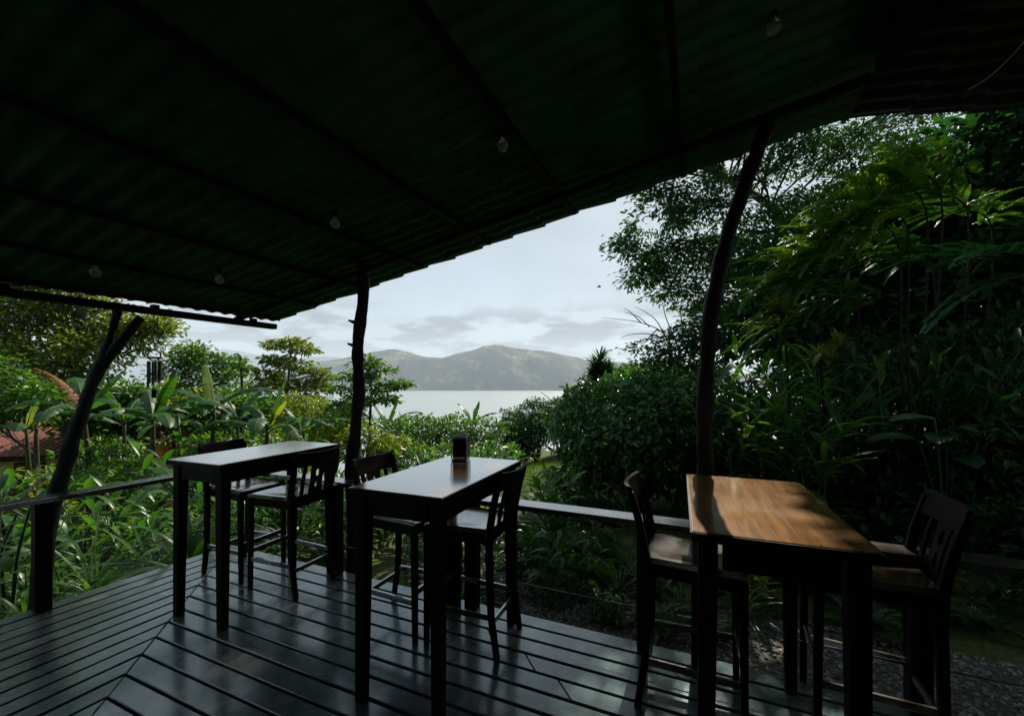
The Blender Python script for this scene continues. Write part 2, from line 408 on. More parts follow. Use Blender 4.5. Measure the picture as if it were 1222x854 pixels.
# hills across the lake
def ridge(name, prof, dshore, dridge, dback, rough, c1, c2, nu=300, nv=44, wood=0.5):
    px0, px1 = prof[0][0], prof[-1][0]
    xp = np.array([q[0] for q in prof], float); yp = np.array([q[1] for q in prof], float)
    V = []
    for j in range(nv):
        v = j/(nv-1); d = dshore+(dback-dshore)*v
        vr = (dridge-dshore)/(dback-dshore)
        for i in range(nu):
            px = px0+(px1-px0)*i/(nu-1)
            hr = (457-np.interp(px, xp, yp))*dridge/F+H-LAKE_Z
            x = (px-611)/F*d
            if v <= vr: pr = math.sin(v/vr*math.pi/2)**0.85
            else: pr = max(0.0, 1-((v-vr)/(1-vr))**1.5)
            q = Vector((x/520, d/520, 3.1))
            nz = mnoise.fractal(q, 0.9, 2.1, 6)
            rv = abs(mnoise.noise(Vector((x/230+nz*0.5, d/900, 8.0))))
            amp = math.sin(min(v/vr, 1)*math.pi) if v < vr else 0.15
            z = LAKE_Z-3+(hr+3)*pr + rough*(nz*0.8-rv*0.9+0.15)*(0.12+amp)
            z += rough*0.05*mnoise.noise(Vector((x/22, d/22, 1)))
            V.append((x, d, z))
    ii = (np.arange(nv-1)[:, None]*nu+np.arange(nu-1)[None]).ravel()
    m, nt, out = new_mat(name+' cover')
    tc = nt.nodes.new('ShaderNodeTexCoord'); n1 = nt.nodes.new('ShaderNodeTexNoise'); n1.inputs['Scale'].default_value = 0.0045; n1.inputs['Detail'].default_value = 9; n1.inputs['Roughness'].default_value = 0.62
    n2 = nt.nodes.new('ShaderNodeTexNoise'); n2.inputs['Scale'].default_value = 0.05; n2.inputs['Detail'].default_value = 6
    for q in (n1, n2): nt.links.new(tc.outputs['Object'], q.inputs[0])
    r1 = ramp(nt, [(wood, c1), (wood+0.06, tuple(0.5*(a+b_) for a, b_ in zip(c1, c2))), (wood+0.16, c2)]); r2 = ramp(nt, [(0.35, (0.35,)*3), (0.65, (1.5,)*3)])
    nt.links.new(n1.outputs[0], r1.inputs[0]); nt.links.new(n2.outputs[0], r2.inputs[0])
    mx = nt.nodes.new('ShaderNodeMix'); mx.data_type = 'RGBA'; mx.blend_type = 'MULTIPLY'; mx.inputs[0].default_value = 1
    nt.links.new(r1.outputs[0], mx.inputs[6]); nt.links.new(r2.outputs[0], mx.inputs[7])
    p = nt.nodes.new('ShaderNodeBsdfPrincipled'); p.inputs['Roughness'].default_value = 0.95; p.inputs['Specular IOR Level'].default_value = 0.1
    nt.links.new(mx.outputs[2], p.inputs['Base Color']); nt.links.new(p.outputs[0], out.inputs[0])
    return tag(quads(name, np.array(V), np.stack([ii, ii+1, ii+nu+1, ii+nu], 1), m, smooth=True), None, None, kind='structure')

ridge('hill', [(285, 462), (330, 447), (375, 433), (420, 425), (448, 420), (471, 417), (487, 420), (504, 425), (528, 427), (546, 422), (563, 418), (576, 413), (591, 411),
               (609, 415), (628, 418), (651, 421), (677, 424), (697, 428), (730, 433), (790, 436), (900, 446), (1000, 458)], 3300, 4000, 4600, 42,
      (0.022, 0.030, 0.016), (0.21, 0.20, 0.11), nu=420, wood=0.52)
ridge('far_hills', [(60, 432), (150, 424), (196, 420), (235, 424), (262, 417), (283, 418), (310, 424), (345, 428), (385, 425), (420, 430), (470, 436), (560, 440), (680, 446)],
      7600, 8800, 9600, 90, (0.05, 0.06, 0.05), (0.10, 0.11, 0.08), nu=220, nv=26, wood=0.5)

# ------------------------------------------------------------------ deck
C0 = Vector((-2.79, 4.16)); e1 = Vector((-0.456, -0.89)); e2 = Vector((0.917, -0.40)).normalized()
nL = Vector((-0.89, 0.456)); nR = Vector((0.40, 0.917)).normalized(); e2 = Vector((nR.y, -nR.x))
nL.normalize(); e1 = Vector((-nL.y, nL.x)); 
def miter(o):
    a, b_ = C0.dot(nL)-o, C0.dot(nR)-o
    det = nL.x*nR.y-nL.y*nR.x
    return Vector(((a*nR.y-b_*nL.y)/det, (nL.x*b_-nR.x*a)/det))
pitch, gap = 0.131, 0.017
mb = MB()
k = 0
while k*pitch < 6.4:
    o0, o1 = k*pitch, k*pitch+pitch-gap
    a, b_ = miter(o0), miter(o1)
    g = 0.004
    La, Lb = 9.0, 9.0
    dz = random.uniform(-0.0012, 0.0012)
    pa, pb = a+e1*g, b_+e1*g
    q = [pa, pb, pb+e1*Lb, pa+e1*La]
    mb.prism([tuple(v) for v in (q if (q[1]-q[0]).cross(q[2]-q[1]) > 0 else q[::-1])], -0.035, dz, 0.004)
    dz = random.uniform(-0.0012, 0.0012)
    pa, pb = a+e2*g, b_+e2*g
    # butt joints along the long run
    cut = random.uniform(2.6, 6.2)
    for s0, s1 in ((0, cut-0.0015), (cut+0.0015, 12.0)):
        q = [pa+e2*s0, pb+e2*s0, pb+e2*s1, pa+e2*s1]
        mb.prism([tuple(v) for v in (q if (q[1]-q[0]).cross(q[2]-q[1]) > 0 else q[::-1])], -0.035, dz, 0.004)
    k += 1
# joists and rim boards that carry the boards
for off in (0.03, 1.3, 2.6, 3.9, 5.2):
    a = miter(off)
    c = a+e1*4.5; mb.box((c.x, c.y, -0.112), (9.0, 0.045, 0.15), math.atan2(e1.y, e1.x))
    c = a+e2*6.0; mb.box((c.x, c.y, -0.112), (12.0, 0.045, 0.15), math.atan2(e2.y, e2.x))
tag(mb.build('deck_floor', M['deck_wood']), None, None, kind='structure')

# gravel strip along the front of the deck
pts = []
for j in range(60):
    for i in range(8):
        s_, o_ = 2.2+j*0.15, -0.02+i*0.19+(0.12*math.sin(j*0.5) if i == 7 else 0)
        q = C0+e2*s_+nR*o_
        pts.append((q.x, q.y, G(q.x, q.y)+0.012))
ii = (np.arange(59)[:, None]*8+np.arange(7)[None]).ravel()
M['gravel_bed'] = plain_mat('gravel bed', (0.06, 0.057, 0.048), 0.9, 0, 0.6, 70, 0.6)
tag(quads('gravel_path', np.array(pts), np.stack([ii, ii+8, ii+9, ii+1], 1), M['gravel_bed'], smooth=True), None, None, kind='structure')
M['pebble'] = leaf_mat('pebbles', [(0.07, 0.068, 0.06), (0.15, 0.145, 0.13), (0.26, 0.25, 0.23), (0.10, 0.09, 0.075)], 0.7, 0.0)
cube = np.array([(-1,-1,-1),(1,-1,-1),(1,1,-1),(-1,1,-1),(-.7,-.7,.8),(.7,-.7,.8),(.7,.7,.8),(-.7,.7,.8)], float)
cf = np.array([(4,5,6,7),(0,1,5,4),(1,2,6,5),(2,3,7,6),(3,0,4,7)])
npb = 9000
s_ = 2.2+rng.random(npb)*8.0; o_ = rng.random(npb)**0.9*1.36
P_ = np.array([C0.x, C0.y])+s_[:, None]*np.array(e2)+o_[:, None]*np.array(nR)
zz = np.array([G(a, b_) for a, b_ in P_])+0.016
sz = rng.uniform(0.006, 0.017, (npb, 1, 3)); sz[..., 2] *= 0.6
an = rng.random(npb)*6.28; ca, sa = np.cos(an)[:, None], np.sin(an)[:, None]
vv = cube[None]*sz+rng.normal(0, 0.0018, (npb, 8, 3))
vx = vv[..., 0]*ca-vv[..., 1]*sa; vy = vv[..., 0]*sa+vv[..., 1]*ca
vv = np.stack([vx+P_[:, 0:1], vy+P_[:, 1:2], vv[..., 2]+zz[:, None]], 2)
tag(quads('gravel', vv, cf[None]+(np.arange(npb)*8)[:, None, None], M['pebble']), 'grey gravel strip along the front edge of the deck', 'gravel', kind='stuff')

# ------------------------------------------------------------------ railings
def railing(name, label, A, d, nrm, L, posts, wires):
    t = empty(name, (A.x, A.y, 0), 0, label, 'railing')
    a = math.atan2(d.y, d.x)
    mb = MB(); c = d*(L/2)-nrm*0.07
    mb.box((c.x, c.y, 0.775), (L, 0.142, 0.036), a)
    mb.build('top_rail', M['rail_wood'], t, bevel=0.005)
    for s_ in posts:
        mb = MB(); c = d*s_-nrm*0.07
        mb.box((c.x, c.y, 0.378), (0.085, 0.085, 0.752), a)
        mb.build('post', M['dark_wood'], t, bevel=0.004)
    for z in wires:
        mb = MB(); p0 = -nrm*0.07; 
        mb.tube([Vector((p0.x+d.x*q, p0.y+d.y*q, z-0.006*math.sin(math.pi*((q % 1.4)/1.4)))) for q in np.arange(0.05, L, 0.35)], 0.0035, 5)
        mb.build('wire', M['wire'], t, smooth=True)
    return t
railing('deck_railing', 'dark left deck railing with flat top board past the forked trunk', C0-e1*0.0, e1, nL, 6.0, [1.31, 2.6, 3.9, 5.2], [0.26])
cR = C0+e2*0.146
railing('deck_railing', 'front deck railing with flat top board facing the lake', cR, e2, nR, 8.0, [1.32, 2.62, 3.80, 5.06, 6.3, 7.6], [0.25])

# ------------------------------------------------------------------ roof
RG = Vector((2.2, 2.75)); ru = Vector((0.917, -0.40)).normalized(); rr = Vector((-ru.y*-1, 0))
rr = Vector((-0.40, -0.917)).normalized()
def roof_xy(s_, t_): return RG+ru*s_+rr*t_
def roof_z(s_): return 3.34-0.188*abs(s_)
roof = empty('porch_roof', (RG.x, RG.y, 0), 0, 'dark low gabled porch roof of ribbed sheets over the deck', 'roof')
def rl(s_, t_, z): q = roof_xy(s_, t_)-RG; return (q.x, q.y, z)
def slope(sign, smax):
    nt_, step = 640, 0.30
    T = np.linspace(-0.02, 9.2, nt_)
    Vs = []; svals = []
    s0 = 0.0
    while s0 < smax-1e-6:
        s1 = min(s0+step, smax)
        svals += [(s0, 0.0), (s1-0.004, 0.018)]       # every course laps under the next
        s0 = s1
    svals.append((smax, 0.018))
    wob = np.cumsum(rng.normal(0, 0.001, nt_)); wob -= np.linspace(0, wob[-1], nt_)
    for s_, lap in svals:
        for j, t_ in enumerate(T):
            ss = s_*(1+0.0079*t_) if sign < 0 else s_
            w = 0.009*math.cos(t_*2*math.pi/0.13)
            w += 0.008*mnoise.noise(Vector((s_*1.3*sign, t_*1.1, 2)))
            tt = t_+(0.03*mnoise.noise(Vector((s_*2.5, 7, sign))) if j == 0 else 0)
            Vs.append(rl(sign*ss, tt, roof_z(s_)+w+lap+wob[j]*0.3))
    ns = len(svals)
    ii = (np.arange(ns-1)[:, None]*nt_+np.arange(nt_-1)[None]).ravel()
    f = np.stack([ii, ii+1, ii+nt_+1, ii+nt_], 1)
    o = quads('roof_sheeting', np.array(Vs), f, M['roof_sheet'] if sign < 0 else M['shaded_sheet'], roof)
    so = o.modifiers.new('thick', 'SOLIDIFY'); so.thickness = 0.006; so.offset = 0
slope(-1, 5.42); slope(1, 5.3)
for sg, s_ in [(-1, v) for v in (5.2, 4.6, 3.95, 3.25, 2.55, 1.8, 1.0)]+[(1, v) for v in (0.9, 1.8, 2.7, 3.6, 4.5, 5.1)]:
    mb = MB(); k_ = 0.0079 if sg < 0 else 0
    a, b_ = rl(sg*s_*(1+k_*0.03), 0.14, roof_z(s_)-0.042), rl(sg*s_*(1+k_*9), 9.0, roof_z(s_)-0.042)
    mb.sweep([a, b_], 0.034, 0.04, axis=(ru.x, ru.y, 0))
    mb.build('purlin', M['roof_wood'], roof)
mb = MB(); mb.sweep([rl(0, 0.6, 3.275), rl(0, 9.0, 3.275)], 0.08, 0.08, axis=(ru.x, ru.y, 0)); mb.build('ridge_beam', M['roof_wood'], roof)
for t_ in (0.55, 3.0, 5.6, 8.2):
    for sg, sm_ in ((-1, 5.3), (1, 5.2)):
        if sg > 0 and t_ < 1: continue
        mb = MB(); a, b_ = rl(sg*0.05, t_, roof_z(0.05)-0.083), rl(sg*sm_, t_, roof_z(sm_)-0.083)
        mb.sweep([a, b_], 0.04, 0.04, axis=(rr.x, rr.y, 0)); mb.build('rafter', M['roof_wood'], roof)
# eave beam on the forked trunk, with short packing blocks up to the sheets
B0 = Vector((-2.74, 4.84)); B1 = Vector((-3.65, 2.98)); bd = (B1-B0).normalized()
mb = MB(); q0 = B0-RG; q1 = B0+bd*8.2-RG
mb.sweep([(q0.x, q0.y, 2.250), (q1.x, q1.y, 2.250)], 0.09, 0.058, axis=(-bd.y, bd.x, 0)); mb.build('eave_beam', M['roof_wood'], roof, bevel=0.004)
for s_ in (0.25, 1.15, 2.05, 2.9, 4.5, 6.0):
    mb = MB(); q = B0+bd*s_-RG; mb.box((q.x, q.y, 2.295), (0.05, 0.06, 0.03), math.atan2(bd.y, bd.x)); mb.build('packing_block', M['roof_wood'], roof)

def knotty_trunk(mb, pts, rads, k=22, rough=0.012, seg=18):
    """natural pole: smooth path through pts with knots and fluting"""
    P = [Vector(p) for p in pts]; out_p, out_r = [], []
    for i in range(len(P)-1):
        p0 = P[max(i-1, 0)]; p1 = P[i]; p2 = P[i+1]; p3 = P[min(i+2, len(P)-1)]
        for j in range(seg):
            t = j/seg
            out_p.append(0.5*((2*p1)+(p2-p0)*t+(2*p0-5*p1+4*p2-p3)*t*t+(3*p1-p0-3*p2+p3)*t**3))
            out_r.append(rads[i]+(rads[i+1]-rads[i])*t)
    out_p.append(P[-1]); out_r.append(rads[-1])
    b = mb.n
    mb.tube(out_p, out_r, k)
    for i in range(b, mb.n):
        v = Vector(mb.v[i]); c = out_p[min((i-b)//k, len(out_p)-1)]
        d = (v-c); n_ = mnoise.noise(v*7)*rough*1.4+mnoise.noise(v*30)*rough*0.5+mnoise.noise(Vector((v.x*14, v.y*14, v.z*2)))*rough*0.6
        mb.v[i] = tuple(v+d.normalized()*n_)

def rel(pts, o): return [tuple(Vector(p)-Vector(o)) for p in pts]
# centre trunk post
b0 = Vector((-1.40, 3.70, G(-1.4, 3.7)))
mb = MB(); top = Vector((-1.335, 3.66, 2.50))
pth = [b0, (-1.40, 3.70, 0.4), at(420, 560, 3.69), at(428, 470, 3.69), at(427, 415, 3.69), at(434, 345, 3.67), top+Vector((0.015, 0, 0.16))]
knotty_trunk(mb, rel(pth, b0), [0.062, 0.057, 0.053, 0.051, 0.049, 0.047, 0.045], rough=0.008)
for pz, an, l in ((386, 2.8, 0.05), (414, 3.4, 0.035)):
    c = at(427, pz, 3.69)-b0; mb.tube([c, c+Vector((math.cos(an)*0.09, math.sin(an)*0.03, 0.03))], [0.024, 0.008], 8)
o = mb.build('trunk_post', M['bark'], smooth=True, loc=b0)
tag(o, 'straight knotty tree trunk post standing in front of the lake view', 'post')
# right trunk post, leaning and bowed
b0 = Vector((1.17, 2.58, G(1.17, 2.58)))
pth = [b0, at(839, 640, 2.58), at(842, 560, 2.59), at(842, 470, 2.60), at(851, 360, 2.62), at(873, 270, 2.64), at(903, 183, 2.66), at(915, 150, 2.67)]
mb = MB(); knotty_trunk(mb, rel(pth, b0), [0.055, 0.051, 0.049, 0.047, 0.046, 0.045, 0.044, 0.044], rough=0.009)
o = mb.build('trunk_post', M['bark'], smooth=True, loc=b0)
tag(o, 'bowed leaning tree trunk post behind the sunlit right table', 'post')
# left forked trunk
d0 = 3.12
b0 = at(46, 745, 3.1); b0.z = G(b0.x, b0.y)-0.05
fork = at(123, 428, 3.5)
pth = [b0, at(48, 715, 3.1), at(56, 640, 3.14), at(82, 540, 3.27), at(108, 465, 3.42), fork, at(134, 395, 3.58), at(141, 366, 3.6)]
mb = MB(); knotty_trunk(mb, rel(pth, b0), [0.066, 0.061, 0.056, 0.050, 0.045, 0.042, 0.030, 0.028], rough=0.009)
knotty_trunk(mb, rel([at(115, 448, 3.46), at(132, 424, 3.52), at(150, 401, 3.55), at(168, 379, 3.58)], b0), [0.034, 0.037, 0.035, 0.031], rough=0.006)
o = mb.build('trunk_post', M['bark'], smooth=True, loc=b0)
tag(o, 'thick leaning forked tree trunk under the left eave beam', 'post')

# ------------------------------------------------------------------ tables
l_ = Vector((0.372, 0.928)); w_ = Vector((0.928, -0.372)); TRZ = -math.atan2(0.372, 0.928)
TW, TL, TH = 0.54, 1.0, 1.08
def make_table(c, label):
    t = empty('bar_table', (c.x, c.y, 0), TRZ, label, 'table', 'bar tables on the deck')
    mb = MB(); mb.box((0, 0, TH-0.016), (TW, TL, 0.032)); mb.build('tabletop', M['table_wood'], t, bevel=0.004)
    mb = MB()
    for sx in (-1, 1): mb.box((sx*(TW/2+0.0025), 0, TH-0.019), (0.005, TL+0.01, 0.030))
    for sy in (-1, 1): mb.box((0, sy*(TL/2+0.0025), TH-0.019), (TW-0.0005, 0.005, 0.030))
    mb.build('edge_trim', M['dark_wood'], t)
    ins = 0.028
    for sx in (-1, 1):
        mb = MB(); mb.box((sx*(TW/2-ins-0.011), 0, TH-0.083), (0.022, TL-0.2, 0.1)); mb.build('apron', M['dark_wood'], t)
    for sy in (-1, 1):
        mb = MB(); mb.box((0, sy*(TL/2-ins-0.011), TH-0.083), (TW-0.2, 0.022, 0.1)); mb.build('apron', M['dark_wood'], t)
    for sx in (-1, 1):
        for sy in (-1, 1):
            x0, y0 = sx*(TW/2-0.015-0.038), sy*(TL/2-0.015-0.038)
            mb = MB(); mb.sweep([(x0, y0, TH-0.033), (x0, y0, TH-0.16), (x0+sx*0.008, y0+sy*0.008, 0.0)], [0.064, 0.064, 0.05], [0.064, 0.064, 0.05])
            mb.build('leg', M['dark_wood'], t, bevel=0.004)
    return t
def tc_(nl): return Vector(nl)+l_*TL/2+w_*TW/2
tabM = make_table(tc_((-0.818, 2.097)), 'middle bar table carrying the black napkin holder')
tabL = dup(tabM, (*tc_((-2.36, 2.87)), 0), TRZ, 1, 'left bar table with a bare pale reflecting top near the deck corner', 'bar tables on the deck')
tabR = dup(tabM, (*tc_((0.634, 1.477)), 0), TRZ, 1, 'right bar table with warm sunlit brown wooden top', 'bar tables on the deck')

# ------------------------------------------------------------------ chairs
def make_chair(loc, rz, label):
    t = empty('bar_chair', loc, rz, label, 'bar chair', 'bar chairs at the tables')
    # seat: rounded trapezoid with a dished top
    mb = MB(); nx_, ny_ = 13, 13; P = []
    for j in range(ny_):
        v = j/(ny_-1); y = -0.012+0.452*v; hw = 0.178+0.036*v
        for i in range(nx_):
            u = i/(nx_-1)*2-1
            cr = 0.02*max(0, abs(u)-0.75)*4*(1 if v > 0.8 else 0)*(v-0.8)*5
            dish = -0.012*max(0, 1-(u*u)*1.3)*math.sin(math.pi*min(1, v*1.1))
            roll = -0.012*max(0, (v-0.85)/0.15)**2
            P.append((u*hw, y-cr, 0.748+dish+roll))
    n0 = len(P); P += [(x, y, 0.718) for x, y, z in P]
    Fq = []
    for j in range(ny_-1):
        for i in range(nx_-1):
            a = j*nx_+i; Fq.append((a, a+1, a+nx_+1, a+nx_)); Fq.append((n0+a, n0+a+nx_, n0+a+nx_+1, n0+a+1))
    ring = [i for i in range(nx_)]+[j*nx_+nx_-1 for j in range(1, ny_)]+[(ny_-1)*nx_+i for i in range(nx_-2, -1, -1)]+[j*nx_ for j in range(ny_-2, 0, -1)]
    for a, b_ in zip(ring, ring[1:]+ring[:1]): Fq.append((b_, a, n0+a, n0+b_))
    mb.add(P, Fq); mb.build('seat', M['seat_wood'], t, bevel=0.003)
    mb = MB(); mb.sweep([(-0.165, 0.012, 0.688), (0.165, 0.012, 0.688)], 0.06, 0.022, axis=(0, 0, 1))
    mb.sweep([(-0.19, 0.405, 0.688), (0.19, 0.405, 0.688)], 0.06, 0.022, axis=(0, 0, 1))
    for sx in (-1, 1): mb.sweep([(sx*0.168, 0.03, 0.688), (sx*0.194, 0.39, 0.688)], 0.06, 0.022, axis=(0, 0, 1))
    mb.build('seat_frame', M['dark_wood'], t)
    for sx in (-1, 1):
        mb = MB(); mb.sweep([(sx*0.178, -0.055, 0), (sx*0.18, -0.018, 0.25), (sx*0.183, -0.008, 0.55), (sx*0.186, -0.012, 0.74), (sx*0.192, -0.04, 0.9), (sx*0.197, -0.085, 1.062)],
                            [0.029, 0.031, 0.034, 0.034, 0.031, 0.026], [0.032, 0.036, 0.040, 0.040, 0.036, 0.028])
        mb.build('leg', M['dark_wood'], t, bevel=0.004)
        mb = MB(); mb.sweep([(sx*0.196, 0.412, 0), (sx*0.196, 0.405, 0.717)], [0.029, 0.038], [0.029, 0.038]); mb.build('leg', M['dark_wood'], t, bevel=0.004)
        mb = MB(); mb.sweep([(sx*0.181, 0.0, 0.24), (sx*0.196, 0.395, 0.24)], 0.018, 0.034, axis=(1, 0, 0)); mb.build('stretcher', M['rail_wood'], t, bevel=0.003)
    mb = MB(); mb.sweep([(-0.18, 0.407, 0.30), (0.18, 0.407, 0.30)], 0.036, 0.02, axis=(0, 0, 1)); mb.build('stretcher', M['rail_wood'], t, bevel=0.003)
    mb = MB(); mb.sweep([(-0.165, -0.016, 0.20), (0.165, -0.016, 0.20)], 0.032, 0.018, axis=(0, 0, 1)); mb.build('stretcher', M['rail_wood'], t, bevel=0.003)
    # curved crest rail
    def back_y(u, z): return -0.012-0.075*((z-0.74)/0.32)**1.5-0.036*(1-u*u)
    def board(mb, us, zs, th):
        P = []; nu_, nz = len(us), len(zs)
        for z in zs:
            for u in us: P.append((u*0.197, back_y(u, z)-th/2, z+(0.010*(u*u) if z > 1.05 else 0)))
        n0 = len(P)
        P += [(x, y+th, z) for x, y, z in P]
        Fq = []
        for j in range(nz-1):
            for i in range(nu_-1):
                a = j*nu_+i; Fq.append((a, a+1, a+nu_+1, a+nu_)); Fq.append((n0+a, n0+a+nu_, n0+a+nu_+1, n0+a+1))
        ring = [i for i in range(nu_)]+[j*nu_+nu_-1 for j in range(1, nz)]+[(nz-1)*nu_+i for i in range(nu_-2, -1, -1)]+[j*nu_ for j in range(nz-2, 0, -1)]
        for a, b_ in zip(ring, ring[1:]+ring[:1]): Fq.append((b_, a, n0+a, n0+b_))
        mb.add(P, Fq)
    mb = MB(); board(mb, np.linspace(-1, 1, 17), [0.975, 1.0, 1.03, 1.06, 1.08], 0.024); mb.build('crest_rail', M['crest_wood'], t, bevel=0.004)
    # splat with two oval cut-outs, and two slats
    bm = bmesh.new(); hw = 0.062
    def loop(pts):
        vs = [bm.verts.new(p) for p in pts]
        for a, b_ in zip(vs, vs[1:]+vs[:1]): bm.edges.new((a, b_))
    zs = np.linspace(0.722, 0.985, 10)
    loop([(-hw*(0.82+0.18*abs((z-0.85)/0.13)), 0, z) for z in zs]+[(hw*(0.82+0.18*abs((z-0.85)/0.13)), 0, z) for z in zs[::-1]])
    for zc, rz_, rx in ((0.915, 0.034, 0.022), (0.815, 0.034, 0.017)):
        loop([(rx*math.cos(a), 0, zc+rz_*math.sin(a)) for a in np.linspace(0, 2*math.pi, 16, endpoint=False)])
    bmesh.ops.triangle_fill(bm, edges=bm.edges[:], use_beauty=True)
    ex = bmesh.ops.extrude_face_region(bm, geom=bm.faces[:])
    for v in ex['geom']:
        if isinstance(v, bmesh.types.BMVert): v.co.y += 0.016
    for v in bm.verts: v.co.y += back_y(v.co.x/0.197, max(v.co.z, 0.741))-0.008 if v.co.z > 0.741 else -0.052-0.008*0
    bmesh.ops.recalc_face_normals(bm, faces=bm.faces)
    me = bpy.data.meshes.new('splat'); bm.to_mesh(me); bm.free(); me.materials.append(M['dark_wood'])
    o = bpy.data.objects.new('splat', me); COL.objects.link(o); o.parent = t
    for sx in (-1, 1):
        u = sx*0.60
        mb = MB(); mb.sweep([(u*0.185, back_y(u, 0.742)+0.0, 0.70)]+[(u*0.19, back_y(u, z), z) for z in (0.76, 0.84, 0.92, 0.985)], 0.026, 0.014); mb.build('slat', M['dark_wood'], t)
    return t
RZR, RZL = math.atan2(0.928, 0.372), -math.atan2(0.928, -0.372)
def crz(f): return math.atan2(-f.x, f.y)
chairs = [((-0.942, 2.95), w_, 'bar chair at the middle table on the side by the centre trunk post'),
          ((-0.028, 2.587), -w_, 'bar chair tucked under the right side of the middle table'),
          ((-1.535, 3.26), -w_, 'bar chair with oval cut-outs in its back, right of the left table'),
          ((-2.52, 3.69), w_, 'bar chair mostly hidden behind the left table at the deck corner'),
          ((0.70, 2.236), w_, 'bar chair left of the sunlit right table, slatted back toward the viewer'),
          ((1.885, 1.875), -w_, 'bar chair at far right in deep shade beside the sunlit table')]
c0 = None
for (x, y), f, lab in chairs:
    q = Vector((x, y))+f*0.045
    jit = random.uniform(-0.03, 0.03) if 'far right' not in lab else -0.09
    if c0 is None: c0 = make_chair((q.x, q.y, 0), crz(f)+jit, lab)
    else: dup(c0, (q.x, q.y, 0), crz(f)+jit, 1, lab, 'bar chairs at the tables')

# ------------------------------------------------------------------ napkin holder
q = Vector((-0.35, 2.86))
t = empty('napkin_holder', (q.x, q.y, TH), TRZ+0.3, 'black napkin dispenser standing on the far end of the middle table', 'napkin holder')
mb = MB(); mb.box((0, 0, 0.082), (0.098, 0.10, 0.148)); mb.build('body', M['black_plastic'], t, bevel=0.014)
for sy in (-1, 1):
    mb = MB(); n_ = 28; P = []
    for a in range(n_):
        an = 2*math.pi*a/n_; cx, cz = math.cos(an), math.sin(an)
        e = 0.35; X = 0.054*math.copysign(abs(cx)**e, cx); Z = 0.080*math.copysign(abs(cz)**e, cz)
        P.append((X, sy*0.052, 0.082+Z))
    mb.tube(P+[P[0]], 0.0042, 6, cap=False); mb.build('rim', M['chrome'], t, smooth=True)
    mb = MB(); mb.box((0, sy*0.0535, 0.019), (0.074, 0.006, 0.014)); mb.build('napkins', M['paper'], t)
    mb = MB(); mb.box((0, sy*0.052, 0.088), (0.084, 0.006, 0.118)); mb.build('face_plate', M['black_plastic'], t, bevel=0.003)
mb = MB(); mb.box((0, 0, 0.004), (0.104, 0.108, 0.008)); mb.build('base', M['chrome'], t, bevel=0.002)

# ------------------------------------------------------------------ wind chime
cpos = at(184, 418, 3.80)
t = empty('wind_chime', (cpos.x, cpos.y, cpos.z), 0.4, 'dark tube wind chime hanging from the left eave beam', 'wind chime')
mb = MB(); mb.tube([(0, 0, 0.0), (0, 0, 2.222-cpos.z)], 0.002, 5); mb.build('cord', M['cord'], t)
mb = MB(); mb.tube([(0.047*math.cos(a), 0, -0.045+0.047*math.sin(a)) for a in np.linspace(0, 2*math.pi, 25)], 0.006, 6, cap=False); mb.build('ring', M['black_metal'], t, smooth=True)
mb = MB(); mb.lathe([(0.002, -0.058), (0.056, -0.060), (0.058, -0.067), (0.056, -0.074), (0.002, -0.076)], 20); mb.build('top_disc', M['black_metal'], t, smooth=False)
for i in range(6):
    a = i*math.pi/3; L_ = (0.17, 0.19, 0.21, 0.235, 0.20, 0.18)[i]
    mb = MB(); x, y = 0.044*math.cos(a), 0.044*math.sin(a)
    mb.tube([(x, y, -0.076), (x, y, -0.10)], 0.0012, 4)
    mb.tube([(x, y, -0.10), (x, y, -0.10-L_)], 0.0105, 10); mb.build('chime_tube', M['chime_metal'], t, smooth=False)
mb = MB(); mb.tube([(0, 0, -0.076), (0, 0, -0.36)], 0.0012, 4); mb.lathe([(0.003, -0.20), (0.026, -0.203), (0.026, -0.215), (0.003, -0.218)], 14); mb.build('clapper', M['black_metal'], t)
mb = MB(); mb.prism([(-0.018, -0.003), (0.018, -0.003), (0.018, 0.003), (-0.018, 0.003)], -0.43, -0.355); mb.build('wind_sail', M['black_metal'], t)

# ------------------------------------------------------------------ bulbs under the roof
def roof_hit(px, py):
    """where a sight line meets the left roof slope"""
    rx, rz = (px-611)/F, -(py-457)/F
    for d in np.arange(0.6, 9, 0.01):
        p = Vector((rx*d, d)); s_ = (p-RG).dot(ru)
        if H+rz*d >= roof_z(s_): return d
    return 3.0
for px, py, lab in ((600, 174, 'round bulb hanging nearest the right, above the middle table'), (400, 267, 'round bulb hanging left of the centre trunk post under the roof'),
                    (114, 325, 'round bulb hanging above the forked trunk at far left'), (262, 334, 'round bulb hanging close to the left eave beside the chime'),
                    (923, 33, 'faint round bulb hanging high near the ridge')):
    d = roof_hit(px, py-14); p = at(px, py, d); zr = roof_z((Vector((p.x, p.y))-RG).dot(ru))-0.02
    t = empty('hanging_bulb', p, 0, lab, 'light bulb', 'bulbs strung under the roof')
    mb = MB(); r_ = 0.032
    prof = [(r_*math.sin(a)+0.0002, -r_*math.cos(a)) for a in np.linspace(0, math.pi*0.80, 14)]+[(0.014, 0.036), (0.0135, 0.046)]
    mb.lathe(prof, 18); mb.build('bulb', M['bulb'], t, smooth=True)
    mb = MB(); mb.lathe([(0.015, 0.044), (0.017, 0.048), (0.017, 0.078), (0.008, 0.088), (0.004, 0.09)], 12); mb.build('socket', M['black_plastic'], t)
    mb = MB(); mb.tube([(0, 0, 0.088), (0.004, 0, max(0.10, zr-p.z))], 0.003, 5); mb.build('cord', M['cord'], t)

